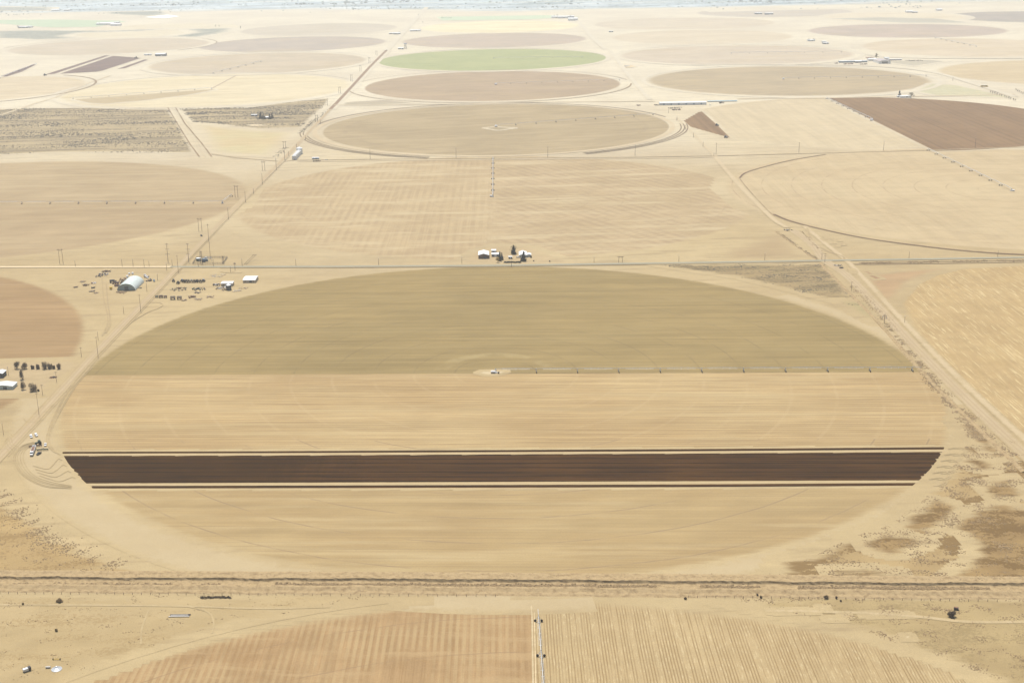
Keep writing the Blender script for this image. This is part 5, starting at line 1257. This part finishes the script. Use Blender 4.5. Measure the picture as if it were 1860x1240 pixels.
clumps('brown_weeds', 'brown weed tufts on the pasture at lower right', 'weeds', scatter([(1320, 1086), (1880, 1086), (1880, 1262), (1700, 1190), (1480, 1122)], 22000, 9, .30, 6, 1.5), .4, 'weedl')
clumps('brown_weeds', 'brown weed tufts on the pasture at lower left', 'weeds', scatter([(-20, 1078), (760, 1080), (600, 1098), (380, 1140), (120, 1235), (-20, 1250)], 14000, 7, .40, 7, 1.6), .36, 'weed')
clumps('tumbleweeds', 'straw-coloured tumbleweeds caught along the ditch bank', 'weeds', along([(-20, 1062), (400, 1064), (800, 1066), (1240, 1069), (1880, 1074)], 2600, 1.5, 11), .5, 'straw')
clumps('tumbleweeds', 'straw-coloured tufts beside the lane verge of the near ditch', 'weeds', along([(-20, 1046), (400, 1047), (800, 1047.5), (1240, 1050), (1880, 1057)], 2600, 2.2, 12), .42, 'weed')
clumps('ditch_weeds', 'dark weeds filling the bed of the long ditch', 'weeds', along([(-20, 1063), (200, 1063), (400, 1063.5)], 1300, 1.0, 13, 30, -.15)+along([(500, 1063), (800, 1064), (1240, 1067), (1880, 1071)], 6500, 1.1, 13, 40, -.25), .75, 'weed', .9)
clumps('canal_weeds', 'straw-coloured weeds lining the canal track at right', 'weeds', along([(1545, 515), (1600, 570), (1650, 636), (1700, 694), (1760, 760), (1850, 842)], 2000, 2.8, 14)+along([(1660, 650), (1700, 705), (1740, 752), (1780, 800)], 900, 2.6, 15), .6, 'weedl')
W5 = [(-5, 893), (20, 915), (50, 945), (90, 985), (150, 1005), (215, 1030)]
clumps('tumbleweeds', 'straw tussocks on the rim of the sandy flat at the lower left', 'weeds', along(W5, 1500, 5, 31, 9, -.05), .5, 'weedl')
clumps('canal_weeds', 'dry weeds along the upper canal banks below the pale field', 'weeds', along([(1412, 422), (1482, 470)], 260, 1.2, 16, 12, -.4)+along([(1455, 420), (1497, 462)], 120, 1.2, 17), .8, 'weed')
clumps('verge_weeds', 'weeds on the verge left of the dirt lane by the sage scrub', 'weeds', along([(598, 200), (560, 228), (545, 243)], 300, 4, 18, 20, -.3)+along([(500, 285), (520, 268)], 120, 5, 19), .85, 'sage')
clumps('road_weeds', 'brown weeds along the dark verge of the long road at right', 'weeds', along([(1565, 478), (1700, 475.6), (1860, 473.2)], 900, 1.4, 20, 30, -.2), .9, 'weed')
SG = [(-30, 200), (60, 197), (305, 197), (330, 235), (352, 278), (100, 277), (-30, 282)]
clumps('sagebrush', 'grey-brown sagebrush in the wide scrub field at left', 'scrub', scatter(SG, 16000, 55, .0, 9, 3.5), 1.3, 'sage')
clumps('sagebrush', 'grey-brown sagebrush around the conifer homestead', 'scrub', scatter([(325, 197), (450, 196), (540, 184), (600, 179), (592, 191), (565, 215), (545, 232), (470, 234), (400, 226), (350, 222)], 9000, 45, .0, 10, 3.5), 1.3, 'sage')
clumps('grass_tufts', 'dark grass tufts in the scrub triangle above the half-green circle', 'scrub', scatter([(1190, 481), (1380, 479), (1500, 480), (1545, 535), (1572, 556), (1540, 553), (1440, 527), (1340, 503), (1250, 490)], 9000, 16, .1, 12, 2.5), .55, 'sage')

# ---- wire fence beyond the pasture
for (pts, n, lab) in (([(0, 1078), (200, 1079.5), (400, 1080.5), (600, 1081.5)], 38, 'post and wire fence above the lower left pasture'), ([(620, 1081.5), (760, 1082.5), (900, 1083)], 17, 'post and wire fence in the middle below the ditch'), ([(1250, 1085), (1450, 1087), (1700, 1091), (1811, 1092.5)], 34, 'post and wire fence below the ditch at lower right')):
    P = [at(*p) for p in pts]; o_ = P[0]
    t = thing('wire_fence', lab, 'fence', o_)
    L = sum((b-a).length for a, b in zip(P, P[1:])); wv = MB()
    for i in range(n):
        s = L*i/(n-1)
        for a, b in zip(P, P[1:]):
            l = (b-a).length
            if s <= l+1e-6: break
            s -= l
        p = a+(b-a)*min(1, s/l)-o_
        MB().tube((p.x, p.y, -.1), (p.x+random.uniform(-.1, .1), p.y, 1.5), .15, .12, 5).build('post', 'wood', t)
    for a, b in zip(P, P[1:]):
        for z in (.4, .8, 1.2): wv.tube((a.x-o_.x, a.y-o_.y, z), (b.x-o_.x, b.y-o_.y, z), .018, n=3)
    wv.build('wire', 'steelpole', t)

# ---- near pasture oddments
def beamstack(label, px, L, n, mat, rz, w=.5, name='beam_stack', cat='beams'):
    t = thing(name, label, cat, at(*px), rz)
    for i in range(n): MB().box(((i % 2)*.5, (i-n/2)*(w+.12), .3+.0*i), (L*(1-.08*(i % 3)), w, .45)).build('beam', mat[i % len(mat)], t)
    m = MB()
    for x in (-L*.3, L*.3): m.box((x, 0, .04), (.25, n*(w+.2), .12))
    m.build('bearer', 'wood', t); return t
beamstack('stack of long pale and dark beams on the pasture at lower left', (326, 1118), 13, 4, ['concrete', 'charcoal', 'concrete', 'charcoal'], R(-1), .6)
t = thing('trailer_box', 'pale box trailer with a dark open side near the lower left corner', 'trailer', at(47, 1219), R(35))
MB().box((0, 0, 1.2), (3, 2, 1.5)).build('box', 'galv', t); MB().box((2.2, 0, 1.3), (1.6, 2, 1.9)).build('front_box', 'charcoal', t); wheelset(t, (-.9, 1.9), (-.9, .9), .4)
t = thing('axle', 'loose yellow axle with two black wheels on the lower left pasture', 'axle', at(103, 1198), R(-3))
MB().tube((-2, 0, .45), (2, 0, .45), .16).build('beam', 'yellow', t)
for s_ in (-1, 1): MB().tube((s_*2.1-.2, 0, .5), (s_*2.1+.2, 0, .5), .5, n=12).build('wheel', 'dark', t)
t = thing('drum', 'white drum lying on its side left of the cone-shaped bin roof', 'drum', at(87.5, 1213), R(5)); MB().tube((-1.4, 0, .6), (1.4, 0, .6), .6, n=12).build('shell', 'concrete', t); MB().tube((-.1, 0, .6), (.1, 0, .6), .66, n=12).build('hoop', 'galv', t)
bush('dry brown tumbleweed on the pasture above the loose yellow axle', (103, 1146), 1142, 6, 'weed', n=260)
bush('dark weed heap on the pasture far left below the fence', (42, 1097.5), 1094.5, 5, 'weed', n=240)
bush('brown dead bush below the fence at far left', (108, 1093), 1087, 13, 'weed', n=420)
bush('dark dead bush beside the dark barrel at lower right', (1729, 1120), 1110, 17, 'bleaf', n=900)
t = thing('barrel', 'dark barrel box above the dead bush at lower right', 'barrel', at(1736.5, 1107), R(-20)); MB().box((0, 0, .7), (2.6, 1.8, 1.4)).build('box', 'charcoal', t); MB().box((-.2, 0, 1.5), (2, 1.3, .15)).build('lid', 'rust', t)
for x, y, yt, w, lab in ((1499.5, 1086, 1081, 12, 'dark green bush on the fence line at lower right'), (1376, 1082, 1078, 4, 'left small bush of the pair near the fence right of centre'), (1382, 1086, 1082, 4.5, 'right small bush of the pair near the fence right of centre'), (1519, 1087, 1083, 4, 'small bush right of the dark green fence bush'), (1527, 1092, 1089.5, 4, 'tiny bush below the small one right of the dark green fence bush'), (1245, 1088, 1084.5, 6, 'small dark bush at the left end of the right-hand fence')):
    bush(lab, (x, y), yt, w, 'bleaf', n=200)
cs_ = thing('brush_pile', 'long dark pile of burnt brush by the fence at lower left', 'brush pile', at(392, 1085.5), R(-1))
cc = [(x, random.uniform(-.9, .9), random.uniform(.1, .7)) for x in np.linspace(-9.5, 9.5, 40)]
leafmesh('branches', cc, [(.9, .9, .5)]*len(cc), 1500, .22, 'bleaf', cs_)
b__ = MB()
for i in range(14): b__.tube((-9+i*1.35, random.uniform(-1, 1), .1), (-8+i*1.35, random.uniform(-1, 1), random.uniform(.5, 1)), .12, n=4)
b__.build('logs', 'charcoal', cs_)

# ---- scrapyards: each heap, tank and machine by itself
def heap(label, px, w, h, mats, seed, dpt=.6, name='scrap_heap', cat='scrap heap'):
    k = mpp(*px); L = w*k; t = thing(name, label, cat, at(*px), R(random.uniform(-10, 20))); rnd = random.Random(seed)
    for mi, m_ in enumerate(mats):
        b = MB()
        for i in range(int(9+L*1.9/len(mats))):
            x, y = rnd.uniform(-L/2, L/2), rnd.uniform(-L*dpt/2, L*dpt/2)
            if rnd.random() < .5: b.box((x, y, h*rnd.uniform(.15, .5)), (rnd.uniform(.5, 1.8), rnd.uniform(.4, 1.3), h*rnd.uniform(.4, 1)), rnd.uniform(0, 3))
            else: b.tube((x, y, rnd.uniform(.1, h*.7)), (x+rnd.uniform(-2.5, 2.5), y+rnd.uniform(-2, 2), rnd.uniform(.1, h)), rnd.uniform(.08, .25), n=5)
        b.build("debris", m_, t)
    return t
J = [ # label, px, width px, height m, mats
 ('rusty scrap heap at the top of the left scrapyard arc', (193, 493.5), 15, 1.3, ['charcoal', 'rust']), ('dark scrap pile with white tank ends below the topmost left heap', (188, 500), 17, 2, ['rust', 'charcoal', 'white']), ('low dark scrap left of the pile with white tank ends', (178.5, 502.5), 10, 1.2, ['charcoal', 'tread']),
 ('dark heap at the left end of the left scrapyard arc', (156, 518.5), 11, 1.8, ['charcoal', 'rust']), ('thin brown scrap above the dark heap at the left arc end', (149.5, 512), 8, .9, ['rust', 'tread']), ('lone brown scrap left of the scrapyard arc', (137.5, 522), 7, .8, ['rust', 'charcoal']), ('small white and brown scrap right of the dark left heap', (170, 514.5), 8, .9, ['white', 'rust']),
 ('dark scrap at the lower end of the left arc', (169.5, 523.5), 6, 1.4, ['charcoal']), ('timber and iron scrap below the lower end of the left arc', (167, 529.5), 8, .9, ['charcoal', 'tread']), ('last small scrap at the bottom tip of the left arc', (174, 532.5), 6, .7, ['tread', 'rust']),
 ('rust brown machinery heap left of the arched barn', (217, 513.5), 24, 2.2, ['rust', 'tread', 'charcoal']), ('dark scrap between rusty heap and arched barn front', (213, 519.5), 10, 2, ['charcoal', 'rust']), ('pipe stack above the rusty heap behind the arched barn', (224, 507.5), 14, 1.2, ['tread', 'rust']), ('timber frames before the arched barn door', (221, 531.5), 18, 1.2, ['tread', 'rust']),
 ('dark scrap at the far right corner of the arched barn', (266, 503.5), 8, 1.6, ['charcoal', 'white']), ('dark scrap along the right side of the arched barn', (269.5, 510.5), 8, 1.4, ['charcoal', 'rust']), ('tiny dark scrap right of the arched barn front', (255.5, 523.5), 4, .7, ['charcoal']),
 ('long line of low green-grey scrap in the middle of the right yard', (325, 525.5), 26, 1, ['green', 'tread', 'charcoal']), ('rusty crate in the long low scrap line', (326, 524.5), 5, 1.8, ['rust']), ('tangled iron scrap in the middle of the right yard', (361, 525.5), 22, 1.6, ['charcoal', 'tread', 'green']), ('small dark scrap under the tangled iron in the right yard', (359, 532), 10, .9, ['charcoal', 'tread']),
 ('timber heap standing up at the lower edge of the right yard', (348.5, 540), 12, 2, ['tread', 'rust']), ('scattered timber right of the upright timber heap', (360, 544), 14, .9, ['tread', 'tread']), ('pink-brown scrap right of the lower timber', (382, 539.5), 12, .8, ['rust', 'tread']), ('small rusty scrap right of the two yellow-brown hoppers', (334, 545.5), 8, 1, ['rust', 'tread']),
 ('scrap with white drums left of the beige yard house', (394, 518), 12, 1.8, ['charcoal', 'white', 'tread']), ('mixed scrap before the beige yard house', (401, 523.5), 16, 1.3, ['tread', 'charcoal', 'white']), ('dark scrap at the left foot of the dark grain bin', (408, 527), 8, 1.2, ['charcoal', 'tread']), ('pale timber laid out right of the dark grain bin', (431, 528.5), 14, .6, ['tread', 'concrete']), ('low pale timber spread beyond the dark grain bin', (442, 523.5), 14, .5, ['tread']), ('low white litter line above the scrap right of the yard house', (395, 500.8), 26, .4, ['concrete', 'tread']),
 ('dark machines and scrap just before the very long barn at its left', (1196, 191.5), 16, 2, ['charcoal', 'tread']), ('brown round scrap pile left of the very long barn', (1160, 192.5), 7, 3, ['rust', 'tread']), ('dark scrap line below the very long barn', (1226, 196.8), 26, 2, ['charcoal', 'tread']), ('second dark scrap line below the very long barn', (1229, 200.3), 16, 2.6, ['charcoal', 'rust']), ('dark maroon machine group under the pale blue shelter', (1311, 188), 10, 3, ['charcoal', 'rust']),
 ('dark scrap row under the bins and blue shed', (575, 293.5), 14, 1.6, ['charcoal', 'rust']), ('small white scrap right of the blue low shed', (593, 291), 4, 1, ['white', 'charcoal']), ('tumbled scrap at the canal head gate', (1432, 418.5), 12, 1.4, ['concrete', 'charcoal']), ('dark culvert rubble where the canal meets the road', (1522, 483), 14, 1, ['charcoal', 'concrete', 'tread']), ('black rubble lump just below the culvert rubble', (1528, 487.5), 8, 1.1, ['charcoal']),
 ('maroon machines in front of the long dark stalls, left part', (1519, 116), 6, 3, ['rust', 'charcoal']), ('maroon machines in front of the long dark stalls, middle part', (1541, 117), 20, 2.4, ['rust', 'charcoal', 'red']), ('dark machine line right of the stalls machines', (1568, 117.5), 16, 2.4, ['charcoal', 'rust']), ('dark machines behind the white shed at the big mauve barn', (1580, 105.5), 14, 3, ['charcoal', 'red']), ('line of dark bales right of the upper right farmyard', (1660, 111), 30, 2.5, ['charcoal', 'tread']), ('brown iron scrap under the crossarm pole by the bush row', (97, 686), 10, .8, ['rust', 'charcoal']), ('white tarp-covered pile left of the wide dun circle', (1139, 121.5), 11, 4, ['tarp', 'white'])]
for i, (lab, px, w, h, mt) in enumerate(J): heap(lab, px, w, h, mt, 100+i, .5 if px[1] < 300 else .8)
RG = 'dark machines parked in the row by the dirt lane'
tx = [(315.5, 512), (324, 515.6), (331.5, 512), (335, 513), (339, 512.8), (343, 512.9), (348, 512.7), (353.5, 513), (359, 512.7), (364.5, 513), (370, 512)]
for i, p_ in enumerate(tx):
    tractor(f'{ORD[i]} dark machine from the left in the row right of the dirt lane', at(*p_), R(80+random.uniform(-25, 25)), ['charcoal', 'charcoal', 'blue', 'charcoal'][i % 4], 1.15, RG, 'old_tractor')
def hopper(label, px, k=1.0, mat='tread'):
    t = thing('hopper_wagon', label, 'wagon', at(*px), R(5))
    MB().box((0, 0, 2.1*k), (5*k, 2.6*k, 1.6*k)).build('bin', mat, t); MB().box((0, 0, 1.1*k), (4*k, 1.2*k, .5*k), 0, 1.2).build('chassis', 'charcoal', t)
    MB().box((0, 0, 2.95*k), (4.6*k, 2.2*k, .1)).build('cover', 'charcoal', t); wheelset(t, (-1.7*k, 1.7*k), (-1.2*k, 1.2*k), .6*k); return t
hopper('yellow-brown hopper wagon, left of two in the lower yard row', (314, 543.8), 1.2); hopper('yellow-brown hopper wagon, right of two in the lower yard row', (326, 543.6), 1.15)
hopper('green-grey wagon at the left end of the lower yard row', (285, 540.5), .7, 'green'); hopper('rust brown wagon second in the lower yard row', (292.5, 540.8), .95, 'rust'); hopper('dark brown wagon third in the lower yard row', (300.5, 540.8), .8, 'rust')
hopper('long dark wagon at the upper left of the arched barn', (204, 513.5), 1.2, 'charcoal'); hopper('rusty wagon leaning on the dark one left of the arched barn', (212, 516.5), .9, 'rust')
def vtank(label, px, r, h, mat='white'):
    t = thing('storage_tank', label, 'tank', at(*px)); MB().tube((0, 0, 0), (0, 0, h), r, r, 14).build('shell', mat, t); MB().tube((0, 0, h), (0, 0, h+r*.35), r, .2, 14).build('roof', mat, t)
    MB().tube((0, 0, h+r*.3), (0, 0, h+r*.3+.3), .3, n=8).build('hatch', 'charcoal', t)
vtank('yellow tank left of the arched barn front', (201.7, 525.5), 1.7, 3, 'yellow')
vtank('left white tank behind the arched barn', (231.5, 503.5), 1.5, 2, 'white'); vtank('upper white tank behind the arched barn', (235, 498.5), 1.3, 1.9, 'white'); vtank('upper right white tank behind the arched barn', (241, 498), 1.3, 2.1, 'white')
for p_, lab in (((263.5, 501), 'white pickup at the upper right end of the arched barn'), ((267.5, 505.5), 'white pickup second along the right side of the arched barn'),):
    pickup(lab, at(*p_), R(-50))
pickup('dark car parked right of the arched barn, left one', at(274, 509.5), R(-70), 'charcoal', True); pickup('grey car parked right of the arched barn, right one', at(280, 511), R(-70), 'blue', True)

# ------------------------------------------------------------------ air
hb = [(x, y, z) for z in (-1.5, 412) for x, y in ((-25000, -3500), (25000, -3500), (25000, 29000), (-25000, 29000))]
hm = bpy.data.materials.new('haze'); hm.use_nodes = True
hn = hm.node_tree.nodes; hn.remove(hn['Principled BSDF'])
pv = hn.new('ShaderNodeVolumePrincipled'); hm.node_tree.links.new(pv.outputs[0], hn['Material Output'].inputs['Volume'])
pv.inputs['Color'].default_value = (.92, .965, 1, 1); pv.inputs['Density'].default_value = HAZE; pv.inputs['Anisotropy'].default_value = 0.3
hz = mesh_obj('haze', hb, [(3, 2, 1, 0), (4, 5, 6, 7), (0, 1, 5, 4), (1, 2, 6, 5), (2, 3, 7, 6), (3, 0, 4, 7)], hm)
hz['kind'] = 'stuff'; hz['label'] = 'pale haze lying over the far fields and valley'; hz['category'] = 'haze'
